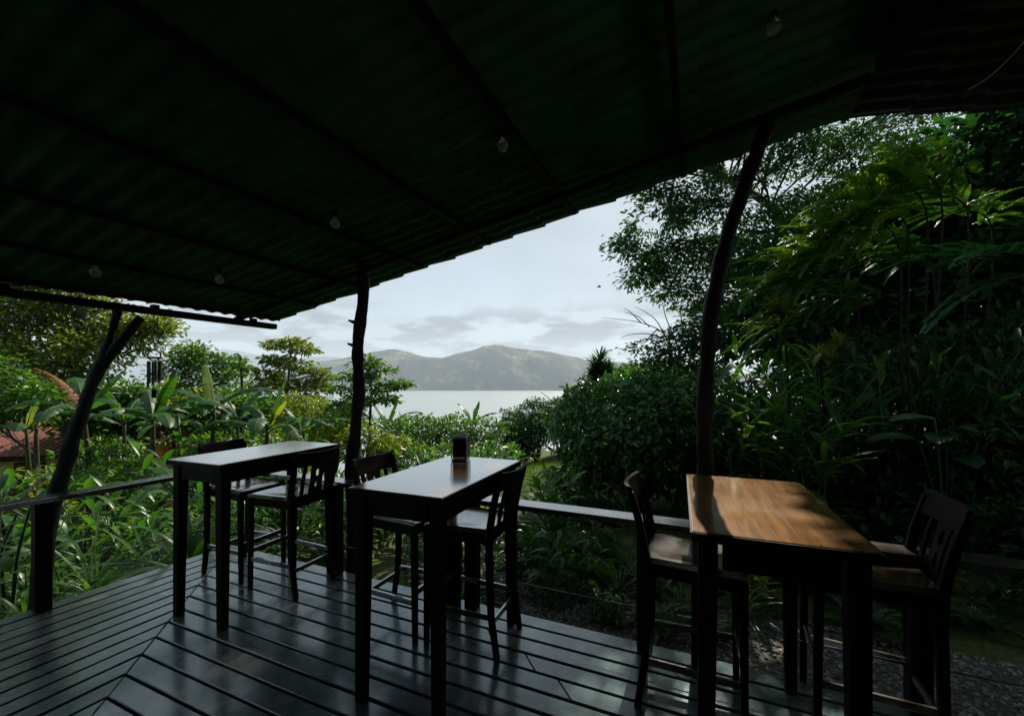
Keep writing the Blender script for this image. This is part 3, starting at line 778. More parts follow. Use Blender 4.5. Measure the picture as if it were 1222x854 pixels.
# pale string strung to the right-hand verge and tan tips standing for light glinting on the ends
a = at(1154, 108, 2.38); b_ = at(1228, 44, 1.75)
mb = MB(); mb.tube([tuple(a.lerp(b_, q)+Vector((0, 0, -0.03*math.sin(math.pi*q)))-a) for q in np.linspace(0, 1, 9)], 0.003, 5)
tag(mb.build('string', M['pale_cord'], loc=a), 'pale string tied up under the roof at upper right', 'string')
for px, py, d, sz, lab in ((1153, 110, 2.36, 0.055, 'tan glint tip at the end of the pale string'), (1053, 113, 2.52, 0.04, 'tan glint tip under the roof edge, smallest of its pair'),
                      (1021, 121, 2.56, 0.06, 'greenish glint tip under the roof edge near the ridge end')):
    p0 = at(px, py, d)
    v, f = strap_leaves(np.array([[0, 0, 0], [0.004, 0, 0.0]]), np.array([[-0.6, -0.1, -0.7], [0.2, 0.1, -0.9]]), np.array([[0.3, -1, 0.2], [0, -1, 0.1]]), [sz, sz*0.7], [sz*0.4, sz*0.35], [0.4, 0.3], 5)
    o = quads('tan_tip', v, f, M['tan_glint']); o.location = p0; so = o.modifiers.new('thick', 'SOLIDIFY'); so.thickness = 0.001
    tag(o, lab, 'leaf')  # not real leaves, the tips stand for light glinting on the ends

# unseen wall with invented door, added behind the viewpoint to darken the furniture
wc = roof_xy(0, 6.9)
t = empty('unseen_front', (wc.x, wc.y, 0), math.atan2(ru.y, ru.x), 'unseen dark boarded wall added behind the viewpoint to keep light off the porch', 'house')
mb = MB(); mb.box((-3.35, 0, 1.1), (4.9, 0.16, 2.26)); mb.box((3.3, 0, 1.1), (4.9, 0.16, 2.26)); mb.box((0, 0, 2.6), (5.0, 0.16, 0.76)); mb.build('wall', M['roof_wood'], t)
mb = MB(); mb.box((0, 0.02, 1.09), (1.7, 0.06, 2.18)); d_ = mb.build('door', M['dark_wood'], t)
mb = MB(); mb.tube([(0.7, 0.06, 1.0), (0.7, 0.1, 1.0), (0.58, 0.1, 1.0)], 0.012, 8); mb.build('handle', M['chrome'], d_)
# ================================================================== SUN DIRECTION (used for light and for the gap in the canopy)
SUN_AZ, SUN_EL = 26.0, 42.0
SUN = Vector((math.sin(R(SUN_AZ))*math.cos(R(SUN_EL)), math.cos(R(SUN_AZ))*math.cos(R(SUN_EL)), math.sin(R(SUN_EL))))
GAPS = [((0.99, 1.93, 1.08), 0.45), ((1.98, 1.86, 1.07), 0.05), ((1.5, 6.4, 1.4), 0.34), ((3.4, 5.2, 3.6), 0.34), ((4.3, 4.9, 3.9), 0.34), ((3.0, 5.3, 1.7), 0.3)]

def sun_gap(pos, world_off):
    """True where a leaf stays; the canopy has an opening over the right table"""
    keep = np.ones(len(pos), bool)
    P = pos+np.array(world_off)
    s = np.array(SUN)
    for c, r in GAPS:
        dd = P-np.array(c); al = dd@s
        perp = np.linalg.norm(dd-al[:, None]*s, axis=1)
        keep &= ~((al > 1.0) & (perp < r+0.10*np.sin(P[:, 0]*5)*np.sin(P[:, 1]*4)))
    return keep

# ================================================================== TREES
def spline(pts, seg=6):
    P = [Vector(p) for p in pts]; o = []
    for i in range(len(P)-1):
        p0 = P[max(i-1, 0)]; p1 = P[i]; p2 = P[i+1]; p3 = P[min(i+2, len(P)-1)]
        for j in range(seg):
            t = j/seg
            o.append(0.5*((2*p1)+(p2-p0)*t+(2*p0-5*p1+4*p2-p3)*t*t+(3*p1-p0-3*p2+p3)*t**3))
    o.append(P[-1]); return o

def tree(name, label, cat, base, trunk, r0, blobs, leafL, mat, group=None, nclump=16, nleaf=26, clump_r=0.32, flat=0.5,
         aspect=0.45, gap=False, limb_max=9, up=0.6, droop=0.2, bark='branch', twig=True):
    """trunk: world points from base up. blobs: (centre, (rx,ry,rz)[, clump factor])"""
    base = Vector(base)
    t = empty(name, base, 0, label, cat, group)
    mb = MB(); tp = spline([base]+[Vector(p) for p in trunk], 6)
    n = len(tp)
    mb.tube([p-base for p in tp], [r0*(1-0.72*i/(n-1)) for i in range(n)], 9)
    lv = LV()
    for bl in blobs:
        c = Vector(bl[0]); r = bl[1]; kf = bl[2] if len(bl) > 2 else 1.0
        # limb leaves the trunk below the blob
        cand = [p for p in tp if p.z < c.z-0.1] or tp[:1]
        st = min(cand, key=lambda p: (p-c).length+0.35*abs(p.z-(c.z-(Vector((p.x-c.x, p.y-c.y)).length*0.7))))
        i0 = tp.index(st); rl_ = min(limb_max, r0*(1-0.72*i0/(n-1))*0.62)
        mid = st.lerp(c, 0.5)+Vector((0, 0, 0.18*(c-st).length*random.uniform(0.2, 0.8)))+Vector((random.gauss(0, .12), random.gauss(0, .12), random.gauss(0, .12)))*(c-st).length*0.6
        limb = spline([st, mid, c], 5)
        cut = gap and not sun_gap(np.array([list(p) for p in limb[2:]]), (0, 0, 0)).all()
        if not cut: mb.tube([p-base for p in limb], [rl_*(1-0.7*i/(len(limb)-1)) for i in range(len(limb))], 6)
        nc = max(3, int(nclump*kf))
        D = rand_dirs(nc, 0.25)
        rad = rng.uniform(0.35, 1.0, nc)**0.6
        cl = np.array(c)+D*rad[:, None]*np.array(r)
        for q in cl:
            if twig and not cut:
                m_ = limb[random.randint(2, len(limb)-1)]
                e = Vector(q); mm = m_.lerp(e, 0.55)+Vector((0, 0, 0.08*(e-m_).length))
                tr_ = min(rl_*0.3, 0.013); mb.tube([m_-base, mm-base, e-base], [tr_, tr_*0.7, tr_*0.3], 4, cap=False)
            k = max(5, int(nleaf*rng.uniform(0.6, 1.4)))
            g = rng.normal(size=(k, 3))*np.array([1, 1, flat])*clump_r
            pos = q+g
            d = unit(pos-np.array(c))*0.5+unit(g)*0.7+rng.normal(size=(k, 3))*0.35; d[:, 2] -= droop
            nr = rng.normal(size=(k, 3))*0.55; nr[:, 2] += up
            L = leafL*rng.uniform(0.6, 1.25, k)
            if gap:
                kp = sun_gap(pos, (0, 0, 0)); pos, d, nr, L = pos[kp], d[kp], nr[kp], L[kp]
                if not len(pos): continue
            v, f = small_leaves(pos-np.array(base), d, nr, L, L*aspect*rng.uniform(0.8, 1.2, len(L)))
            lv.add(v, f)
    mb.build('trunk', M[bark], t, smooth=True)
    lv.build('crown', M[mat], t)
    return t

def shell_bush(name, label, base, c, r, nleaf, leafL, mat, group=None, cat='bush', lump=0.16, lf=2.2, aspect=0.5, seed=0.0, stems=6, gap=False, facing=0.8):
    base = Vector(base); t = empty(name, base, 0, label, cat, group)
    D = rand_dirs(nleaf, 0.15)
    f_ = np.array([mnoise.fractal(Vector((d[0]*lf+seed, d[1]*lf, d[2]*lf)), 0.8, 2.0, 4) for d in D])
    rad = np.where(rng.random(nleaf) < 0.72, rng.uniform(0.88, 1.04, nleaf), rng.uniform(0.3, 0.9, nleaf))*(1+lump*2*f_)
    pos = np.array(c)+D*rad[:, None]*np.array(r)
    kp = pos[:, 2] > base.z+0.02
    if gap: kp &= sun_gap(pos, (0, 0, 0))
    pos, D = pos[kp], D[kp]; k = len(pos)
    d = D*0.55+rng.normal(size=(k, 3))*0.55; d[:, 2] -= 0.25
    nr = D*facing+rng.normal(size=(k, 3))*0.35; nr[:, 2] += 0.5
    L = leafL*rng.uniform(0.6, 1.3, k)
    v, f = small_leaves(pos-np.array(base), d, nr, L, L*aspect)
    lv = LV(); lv.add(v, f); 
    mb = MB(); cc = Vector(c)-base
    for i in range(stems):
        a = i*2.4+seed; e = cc+Vector((math.cos(a)*r[0]*0.75, math.sin(a)*r[1]*0.75, r[2]*random.uniform(0.0, 0.6)))
        mb.tube(spline([(math.cos(a)*0.05, math.sin(a)*0.05, -0.05), e*0.5+Vector((0, 0, 0.1)), e], 4), [0.03-0.022*q/8 for q in range(9)], 5)
        for q in range(3):
            e2_ = e+Vector((random.gauss(0, .3)*r[0], random.gauss(0, .3)*r[1], random.uniform(0, .35)*r[2]))
            mb.tube([e*0.7, e2_], [0.014, 0.005], 4, cap=False)
    mb.build('stems', M['branch'], t, smooth=True)
    lv.build('foliage', M[mat], t)
    return t

# ------------------------------------------------------------------ banana plants
def banana_leaf(L, W, el, bend, tear=0.35, curl=0.25, nseg=26, face=0.0):
    """one paddle leaf in local space leaving the origin along +X at elevation el, arching by bend"""
    t = np.linspace(0, 1, nseg+1)
    ang = el-bend*t**1.3
    seg = L/nseg
    px = np.concatenate([[0], np.cumsum(np.cos(ang[:-1])*seg)]); pz = np.concatenate([[0], np.cumsum(np.sin(ang[:-1])*seg)])
    P = np.stack([px, np.zeros_like(px), pz], 1)
    nr = np.stack([-np.sin(ang), np.zeros_like(ang), np.cos(ang)], 1)
    tg = np.stack([np.cos(ang), np.zeros_like(ang), np.sin(ang)], 1)
    w = np.where(t < 0.12, 0.03, W*0.5*np.sin(np.pi*np.clip((t-0.12)/0.88*0.93+0.07, 0, 1))**0.55); w[-1] = 0.01
    V, Fq = [], []
    for sd in (1, -1):
        i = int(0.12*nseg)
        while i < nseg:
            g = random.randint(1, 3) if random.random() < tear*1.2 else random.randint(4, 9)
            j = min(nseg, i+g)
            dr = random.uniform(-0.1, 0.45+0.9*max(0, tear-0.3)) if tear > 0 else 0.05
            dr += curl; sw = random.uniform(-0.12, 0.12)*(tear > 0.1)
            b = len(V)
            for q in range(i, j+1):
                ww = w[q]*(1-0.10*(tear > 0.1)*((q == i) or (q == j)))
                for u in (0.012, 0.5, 1.0):
                    a = dr*u
                    off = np.array([0, sd, 0])*ww*u*math.cos(a)+nr[q]*(0.10*ww*u-ww*u*math.sin(a))+tg[q]*(0.16+sw)*ww*u
                    off = off+nr[q]*0.012*W*math.sin(q*1.7)*u
                    V.append(P[q]+off)
            m_ = j-i
            for q in range(m_):
                for u in range(2):
                    a = b+q*3+u
                    Fq.append((a, a+1, a+4, a+3) if sd > 0 else (a+1, a, a+3, a+4))
            i = j
    return np.array(V), np.array(Fq), P

def banana(name, label, base, h, leaves, group=None, cat='banana plant', lean=None):
    """leaves: (azimuth, elevation, bend, length, width, material, tear)"""
    lean = lean or (random.uniform(-.16, .16), random.uniform(-.1, .1))
    base = Vector(base); t = empty(name, base, 0, label, cat, group)
    mb = MB(); top = Vector((lean[0], lean[1], h))
    st = spline([(0, 0, -0.1), (lean[0]*0.3, lean[1]*0.3, h*0.5), top], 5)
    mb.tube(st, [0.068-0.036*i/(len(st)-1)+random.uniform(-.004, .004) for i in range(len(st))], 10)
    mb.build('stem', M['banana_stem'], t, smooth=True)
    for az, el, bend, L, W, mt, tr in leaves:
        v, f, P = banana_leaf(L*1.1, W*1.05, el, bend, tr)
        c, s = math.cos(az), math.sin(az)
        Rm = np.array([[c, -s, 0], [s, c, 0], [0, 0, 1]])
        v = v@Rm.T; o = quads('leaf', v, f, M[mt], t, smooth=True)
        o.location = top+Vector((0, 0, random.uniform(-0.12, 0.0)))
        mb = MB(); pp = P@Rm.T; mb.tube([tuple(q) for q in pp], [0.016*(1-0.85*i/(len(pp)-1)) for i in range(len(pp))], 5); mb.build('midrib', M['stem_green'], o, smooth=True)
    return t

def std_leaves(n, a0, L=1.25, W=0.34, el=(0.5, 1.1), bend=(0.7, 1.7), tear=0.4, mat='banana'):
    out = []
    for i in range(n):
        out.append((a0+i*2.4+random.uniform(-.3, .3), random.uniform(*el), random.uniform(*bend), L*random.uniform(0.8, 1.15), W*random.uniform(0.85, 1.15), mat, tear))
    return out

# ------------------------------------------------------------------ fronds and rosettes
def frond_mesh(L, el, bend, nl, lL, lW, droop, ang=0.9, tip=0.35, vee=0.3, seg_n=5):
    """pinnate frond leaving the origin along +X; returns leaf arrays and rachis points"""
    n = 16; t = np.linspace(0, 1, n+1); a = el-bend*t**1.2; seg = L/n
    px = np.concatenate([[0], np.cumsum(np.cos(a[:-1])*seg)]); pz = np.concatenate([[0], np.cumsum(np.sin(a[:-1])*seg)])
    tt = np.repeat(np.linspace(0.14, 0.99, nl), 2)+rng.normal(0, 0.006, nl*2); tt = np.clip(tt, 0.1, 1)
    sd = np.tile([1, -1], nl)
    x = np.interp(tt, t, px); z = np.interp(tt, t, pz); aa = np.interp(tt, t, a)
    tg = np.stack([np.cos(aa), 0*aa, np.sin(aa)], 1); nr = np.stack([-np.sin(aa), 0*aa, np.cos(aa)], 1)
    an = ang*(1-0.55*tt)+rng.normal(0, 0.07, len(tt))
    d = tg*np.cos(an)[:, None]+np.array([0, 1, 0])[None]*(sd*np.sin(an))[:, None]+nr*vee
    ln = lL*np.sin(np.pi*np.clip(0.22+0.70*tt, 0, 1))**0.8*rng.uniform(0.88, 1.1, len(tt))
    v, f = strap_leaves(np.stack([x, 0*x, z], 1), d, nr, ln, np.full(len(tt), lW), droop*rng.uniform(0.6, 1.4, len(tt)), seg_n, 0.2, 'lance')
    return v.reshape(-1, 3), f.reshape(-1, 4), np.stack([px, 0*px, pz], 1)

def palm(name, label, base, top, fronds, mat, group=None, cat='palm', r0=0.05, rach=0.012):
    """fronds: (azimuth, el, bend, L, nl, lL, lW, droop)"""
    base = Vector(base); t = empty(name, base, 0, label, cat, group); top = Vector(top)-base
    mb = MB(); st = spline([(0, 0, -0.05), (top.x*0.3, top.y*0.3, top.z*0.5), top], 6)
    mb.tube(st, [r0*(1-0.35*i/(len(st)-1)) for i in range(len(st))], 9); mb.build('trunk', M['branch'], t, smooth=True)
    for az, el, bend, L, nl, lL, lW, dr in fronds:
        v, f, P = frond_mesh(L, el, bend, nl, lL, lW, dr)
        c, s = math.cos(az), math.sin(az); Rm = np.array([[c, -s, 0], [s, c, 0], [0, 0, 1]])
        o = quads('frond', v@Rm.T, f, M[mat], t); o.location = top
        mb = MB(); pp = P@Rm.T; mb.tube([tuple(q) for q in pp], [rach*(1-0.8*i/(len(pp)-1)) for i in range(len(pp))], 5); mb.build('rachis', M['stem_green'], o, smooth=True)
    return t

def rosette_arrays(origin, n, L, W, el=(0.1, 1.4), droop=(0.4, 1.2), prof='strap', az=None):
    a = rng.random(n)*6.283 if az is None else rng.uniform(az[0], az[1], n)
    e = rng.uniform(el[0], el[1], n)
    d = np.stack([np.cos(a)*np.cos(e), np.sin(a)*np.cos(e), np.sin(e)], 1)
    nr = np.stack([-np.cos(a)*np.sin(e), -np.sin(a)*np.sin(e), np.cos(e)], 1)+rng.normal(0, 0.12, (n, 3))
    pos = np.array(origin)+d*0.02
    return strap_leaves(pos, d, nr, L*rng.uniform(0.65, 1.2, n), W*rng.uniform(0.8, 1.2, n), rng.uniform(droop[0], droop[1], n), 6, 0.18, prof)

def stem_plant(name, label, base, stems, L, W, mat, group=None, cat='plant', per=11, droop=(0.4, 1.1), prof='lance', sr=0.012, el=(0.2, 0.9)):
    """clump of leafy canes (ginger-like): stems = (dx, dy, height, lean azimuth, lean)"""
    base = Vector(base); t = empty(name, base, 0, label, cat, group)
    mb = MB(); lv = LV()
    for dx, dy, h, la, le in stems:
        p = [Vector((dx, dy, -0.05)), Vector((dx+math.cos(la)*le*0.25, dy+math.sin(la)*le*0.25, h*0.55)), Vector((dx+math.cos(la)*le, dy+math.sin(la)*le, h))]
        sp = spline(p, 6); mb.tube(sp, [sr*(1-0.6*i/(len(sp)-1)) for i in range(len(sp))], 5)
        for i in range(per):
            u = 0.18+0.82*i/(per-1); q = sp[min(int(u*(len(sp)-1)), len(sp)-1)]
            az = la+(math.pi if i % 2 else 0)+random.gauss(0, 0.6)
            v, f = rosette_arrays(q, 1, L*(0.75+0.35*math.sin(math.pi*u)), W, (el[0]+0.5*u**2, el[1]+0.4*u**3), droop, prof, (az-0.2, az+0.2))
            lv.add(v, f)
    mb.build('stems', M['stem_green'], t, smooth=True); lv.build('foliage', M[mat], t)
    return t

def gz(x, y): return (x, y, G(x, y))

# ================================================================== LEFT SIDE
def blobs_at(lst): return [(at(*q[:3]), q[3]) + tuple(q[4:]) for q in lst]
# big olive tree beyond the forked trunk
b0 = gz(-14.2, 13.4)
tree('broadleaf_tree', 'tall olive green tree filling the upper left under the eave beam', 'tree', b0, [(-14.0, 13.3, 0.5), (-13.6, 13.2, 2.6), (-13.5, 13.1, 4.2), (-13.8, 13.2, 6.5)], 0.22,
     blobs_at([(-60, 400, 13, (1.7, 1.4, 1.0)), (-30, 350, 13.2, (1.6, 1.4, .9)), (15, 392, 13, (1.5, 1.3, .9)), (62, 378, 13.3, (1.4, 1.2, .75)), (108, 372, 13.6, (1.1, 1, .5)),
               (40, 430, 12.4, (1.4, 1.1, .8)), (95, 428, 12.8, (1.3, 1, .7)), (10, 462, 12, (1.3, 1, .8)), (128, 402, 13.6, (1.0, .9, .55)), (-50, 460, 12, (1.4, 1.2, 1)),
               (172, 402, 13.8, (.75, .7, .5), .7), (186, 388, 13.9, (.5, .5, .32), .5), (70, 340, 14, (1.6, 1.3, .6)), (10, 330, 14, (1.6, 1.3, .6)), (-60, 290, 13.4, (1.9, 1.5, 1.1)), (20, 280, 13.6, (1.9, 1.5, 1.1)), (95, 300, 14, (1.5, 1.3, .7)), (-20, 225, 13.6, (1.9, 1.5, 1.1)), (60, 235, 13.8, (1.7, 1.4, .9)), (-140, 330, 12.5, (1.9, 1.5, 1.3)), (-140, 240, 12.6, (1.9, 1.5, 1.3)), (0, 170, 13.6, (1.8, 1.4, .9)), (-220, 300, 11.5, (1.9, 1.5, 1.3)), (-220, 400, 11.5, (1.8, 1.5, 1.3)), (-140, 420, 12, (1.8, 1.5, 1.2))]),
     0.17, 'olive', None, nclump=34, nleaf=46, clump_r=0.24, flat=0.55, aspect=0.4)
tree('broadleaf_tree', 'dense dark bushy tree low at the far left edge', 'tree', gz(-11.8, 10.4), [(-11.8, 10.4, -1.2), (-11.7, 10.3, 0.4)], 0.12,
     blobs_at([(5, 480, 10.6, (1.0, .9, .7)), (-40, 500, 10.4, (1, .9, .7)), (50, 478, 10.6, (.6, .6, .4)), (-20, 450, 10.6, (1, .9, .6))]),
     0.15, 'mid', None, nclump=26, nleaf=40, clump_r=0.22, aspect=0.45)
# distant trees that rise in front of the far hills
tree('broadleaf_tree', 'rounded tree against the far hills, beside the wind chime', 'tree', (-16.2, 22.5, -2.6), [(-16.2, 22.4, -1), (-16.1, 22.3, 1.2)], 0.16,
     blobs_at([(222, 428, 22, (.95, .9, .7)), (245, 436, 22, (1.0, .9, .7)), (212, 448, 21.5, (.9, .8, .7)), (262, 440, 22, (.8, .8, .6)), (238, 420, 22.4, (.6, .6, .4), .6), (240, 460, 21.5, (1.2, 1, .8)), (205, 470, 21, (1, 1, .8)), (275, 460, 22, (.9, .9, .8))]),
     0.24, 'mid', None, nclump=18, nleaf=26, clump_r=0.26, flat=0.45)
tree('broadleaf_tree', 'airy tiered tree with flat leaf layers above the left table', 'tree', (-11.2, 20.6, -2.6), [(-11.1, 20.5, -0.6), (-10.9, 20.4, 1.6), (-10.75, 20.4, 3.2)], 0.12,
     blobs_at([(344, 408, 20, (.62, .6, .16), .8), (328, 412, 20, (.45, .5, .12), .5), (362, 418, 20, (.55, .5, .15), .6), (330, 430, 20, (.6, .6, .2), .8), (350, 436, 20, (.7, .6, .22), .8), (374, 444, 20, (.55, .5, .16), .6),
               (316, 446, 20, (.6, .6, .25), .8), (342, 456, 20, (.9, .8, .35), 1.1), (372, 462, 20, (.7, .7, .3), .9), (386, 452, 20, (.3, .4, .1), .3), (310, 470, 19.8, (.9, .8, .5), 1.1), (355, 480, 19.6, (1.1, .9, .5), 1.2)]),
     0.27, 'olive', None, nclump=17, nleaf=20, clump_r=0.2, flat=0.22, aspect=0.38)
tree('broadleaf_tree', 'open small-crowned tree behind the centre trunk post, against the lake', 'tree', (-4.9, 14.4, -1.6), [(-4.85, 14.3, -0.5), (-4.8, 14.2, 0.6), (-4.75, 14.2, 1.9)], 0.085,
     blobs_at([(440, 432, 14, (.42, .4, .12), .8), (455, 442, 14, (.35, .35, .1), .6), (418, 448, 14, (.4, .4, .14), .7), (437, 452, 14, (.4, .4, .18), .8), (470, 458, 14, (.42, .4, .1), .7), (450, 468, 14, (.45, .4, .2), .8),
               (404, 464, 14, (.42, .4, .14), .6), (425, 478, 14, (.55, .5, .22), 1), (462, 478, 13.8, (.35, .4, .14), .6), (408, 490, 13.8, (.5, .5, .3), 1), (482, 460, 14, (.22, .2, .07), .35)]),
     0.17, 'mid', None, nclump=18, nleaf=18, clump_r=0.13, flat=0.25, aspect=0.42)
# small drooping-crowned tree between them
b0 = (-12.9, 20.2, -2.6)
t = empty('papaya_tree', b0, 0, 'small slender tree with a drooping tuft of leaves between two broader trees', 'tree')
mb = MB(); top = at(288, 440, 20)-Vector(b0); mb.tube(spline([(0, 0, 0), top*0.5, top], 5), [0.09-0.004*i for i in range(11)], 8); mb.build('trunk', M['branch'], t, smooth=True)
lv = LV(); v, f = rosette_arrays(top, 46, 0.95, 0.2, (0.0, 1.3), (0.9, 2.0), 'lance'); lv.add(v, f); lv.build('crown', M['mid'], t)

for i, (px, py, d, rr_, lab) in enumerate(((150, 480, 15, 1.0, 'middling green tree behind the leaning forked trunk'), (205, 492, 15.5, 1.0, 'middling green tree low behind the wind chime'),
        (255, 490, 16, 1.0, 'middling green tree behind the tall upright banana leaf'), (305, 490, 16.5, 1.0, 'middling green tree below the drooping tufted tree'), (360, 488, 17, .95, 'middling green tree below the airy tiered tree'), (395, 500, 18, .7, 'middling green tree beside the lake shore, left of the centre post'), (110, 500, 14.5, .9, 'middling green tree above the red roof'))):
    c = at(px, py, d); b0 = (c.x, c.y+.2, G(c.x, c.y)-.3)
    tree('leafy_tree', lab, 'tree', b0, [(c.x, c.y+.1, c.z-1.2), (c.x, c.y, c.z-.3)], 0.09,
         [(c+Vector((random.uniform(-.9, .9), random.uniform(-.4, .4), random.uniform(-.9, .35)))*1.0, (.75*rr_, .7, .5*rr_)) for _ in range(8)], 0.2, ('mid', 'olive', 'mid')[i % 3], 'middling trees filling the left slope', nclump=16, nleaf=30, clump_r=.24, aspect=.42)
# bananas
Y = 'banana_young'; Bn = 'banana'
def ground_under(px, d): x = (px-611)*d/F; return (x, d, G(x, d))
g_ = ground_under(112, 8.6)
banana('banana_plant', 'banana plant with broad leaves just left of the leaning forked trunk', g_, at(112, 492, 8.6).z-g_[2],
       [(1.9, 1.25, .5, 1.25, .34, Bn, .2), (2.5, .95, .9, 1.3, .36, Bn, .3), (0.6, 1.2, .5, 1.1, .3, Bn, .15), (3.4, .7, 1.5, 1.3, .34, Bn, .5), (5.0, .6, 1.6, 1.2, .34, Bn, .5), (-.4, .7, 1.3, 1.2, .34, Bn, .5),
        ])
bp = COL.objects[bpy.context.scene.objects.keys()[-1]] if False else [o for o in COL.objects if o.get('label') == 'banana plant with broad leaves just left of the leaning forked trunk'][0]
v, f, P = frond_mesh(1.5, 0.98, 0.75, 34, .20, .05, 2.4, ang=1.3, vee=0.0)
c_, s_n = math.cos(3.05), math.sin(3.05); Rm = np.array([[c_, -s_n, 0], [s_n, c_, 0], [0, 0, 1]])
o = quads('dead_leaf', v@Rm.T, f, M['dry'], bp); o.location = (0, -0.15, at(112, 492, 8.6).z-g_[2]); o['label'] = 'dead brown leaf with hanging strips'
mb = MB(); mb.tube([tuple(q) for q in P@Rm.T], [0.016*(1-.8*k/16) for k in range(17)], 5); mb.build('midrib', M['dry'], o, smooth=True)
g_ = ground_under(182, 8.2)
banana('banana_plant', 'banana plant with a bright leaf hanging right behind the wind chime', g_, at(184, 498, 8.2).z-g_[2],
       [(1.0, 1.4, .25, .85, .28, Y, .05), (2.4, .95, 1.2, 1.3, .34, Bn, .5), (0.3, .75, 1.4, 1.3, .34, Bn, .5), (3.6, .6, 1.5, 1.2, .32, Bn, .6), (4.6, .8, 1.6, 1.1, .3, Bn, .6), (5.6, .5, 1.3, 1.25, .34, Bn, .4), (-.2, 1.2, .5, .95, .28, Bn, .2)])
g_ = ground_under(250, 9.4)
banana('banana_plant', 'banana plant with one tall upright yellow green leaf', g_, at(250, 488, 9.4).z-g_[2],
       [(3.3, 1.47, .12, 1.0, .40, Y, .02), (0.2, .85, 1.5, 1.5, .34, Bn, .6), (3.0, .9, 1.5, 1.5, .36, Bn, .6), (2.2, .7, 1.4, 1.3, .34, Bn, .5), (5.2, .65, 1.6, 1.4, .34, Bn, .5), (4.2, .6, 1.7, 1.3, .36, Bn, .5)])
g_ = ground_under(318, 9.0)
banana('banana_plant', 'banana plant with a folded young leaf and broad dark green leaf above the left table', g_, at(318, 512, 9.0).z-g_[2],
       [(0.6, 1.42, .35, 1.15, .30, Bn, .05), (-.3, 1.3, .9, .8, .24, Y, .02), (2.6, .95, 1.5, 1.3, .34, Bn, .6), (3.5, .7, 1.6, 1.4, .34, Bn, .6), (0.1, .75, 1.5, 1.3, .34, Bn, .6), (5.0, .9, 2.2, 1.1, .36, Bn, .15), (5.7, .5, 1.5, 1.3, .34, Bn, .5)])
g_ = ground_under(40, 9.4)
banana('banana_plant', 'small banana plant with two bright young leaves above the red roof', g_, at(42, 510, 9.4).z-g_[2],
       [(1.4, 1.4, .2, .62, .22, Y, .05), (.3, 1.0, .8, .7, .2, Y, .1), (2.8, .6, 1.3, .9, .24, Bn, .2), (3.9, .5, 1.2, .8, .24, Bn, .2), (5.4, .5, 1.2, .8, .26, Bn, .2)])
g_ = ground_under(215, 6.4)
banana('banana_plant', 'low banana plant with wide leaves behind the left railing', g_, at(215, 585, 6.4).z-g_[2],
       [(1.2, 1.2, .5, .75, .3, Bn, .1), (2.6, .8, 1.1, .8, .28, Bn, .2), (0.1, .7, 1.2, .8, .28, Bn, .2), (4.4, .5, 1.2, .7, .28, Bn, .2), (3.5, .6, 1.3, .8, .28, Bn, .3)])
for px, py, d, a0, lab in ((148, 505, 9.6, .4, 'banana plant with ragged leaves half hidden by the forked trunk'), (283, 500, 10.2, 1.7, 'banana plant with ragged drooping leaves left of the folded young leaf'),
                           (362, 515, 10.6, .9, 'banana plant with ragged leaves nearest the centre trunk post'), (215, 508, 10.4, 2.6, 'banana plant with ragged leaves between the chime and the tall upright leaf')):
    g_ = ground_under(px, d)
    banana('banana_plant', lab, g_, at(px, py, d).z-g_[2], std_leaves(7, a0, 1.25, .26, (.5, 1.25), (1.0, 2.1), .9), 'ragged banana plants on the left slope')
for px, py, d, sc in ((398, 512, 15, 1.0), (462, 508, 17, 1.1), (560, 505, 18, 1.0)):
    g_ = ground_under(px, d)
    lab = {398: 'far banana plant left of the centre trunk post by the lake', 462: 'far banana plant right of the centre trunk post by the lake', 560: 'far banana plant in the hedge above the napkin holder'}[px]
    banana('banana_plant', lab, g_, at(px, py, d).z-g_[2],
           [(1.0, 1.3, .4, 1.0*sc, .26, Bn, .2), (2.6, 1.1, .7, 1.1*sc, .28, Bn, .3), (0.2, .9, 1.1, 1.2*sc, .28, Bn, .4), (3.6, .8, 1.3, 1.2*sc, .28, Bn, .4), (5.0, .7, 1.3, 1.1*sc, .28, Bn, .4)])

# sunlit yellow green bushes and the hedge along the drop
def bushes(lst, mat, leafL, group, lab, n=1500, name='bush', aspect=0.5, lump=0.2):
    for i, (px, py, d, rx, rz) in enumerate(lst):
        c = at(px, py, d); gzv = min(G(c.x, c.y), c.z-rz*0.9)
        shell_bush(name, lab[i] if isinstance(lab, list) else lab, (c.x, c.y, gzv), c, (rx, rx*0.9, rz), int(n*rx*rz), leafL, mat, group, seed=i*3.7+d, aspect=aspect, lump=lump)
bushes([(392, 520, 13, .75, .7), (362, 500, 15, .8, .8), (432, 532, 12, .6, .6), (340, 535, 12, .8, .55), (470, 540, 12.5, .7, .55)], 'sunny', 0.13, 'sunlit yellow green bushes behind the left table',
       ['sunlit yellow green bush left of the centre trunk post', 'sunlit yellow green bush behind the far end of the left table', 'sunlit yellow green bush right behind the centre trunk post',
        'sunlit yellow green bush under the banana leaves behind the left table', 'sunlit yellow green bush right of the centre trunk post'], 2200)
bushes([(500, 520, 15, .9, .75), (537, 520, 15.5, .9, .8), (575, 525, 15, .9, .75), (610, 530, 14.5, .8, .65), (470, 520, 16, .8, .7), (540, 548, 13, .9, .5), (490, 555, 12, .8, .5), (590, 552, 13, .8, .5)], 'mid', 0.15, 'hedge bushes along the lake side of the garden',
       ['hedge bush left of the napkin holder, below the lake', 'hedge bush straight behind the napkin holder', 'hedge bush just right of the napkin holder', 'hedge bush by the pale slab', 'hedge bush nearest the centre trunk post, below the lake',
        'low front hedge bush behind the far end of the middle table', 'low front hedge bush left of the middle table', 'low front hedge bush by the right corner of the middle table'], 1900)
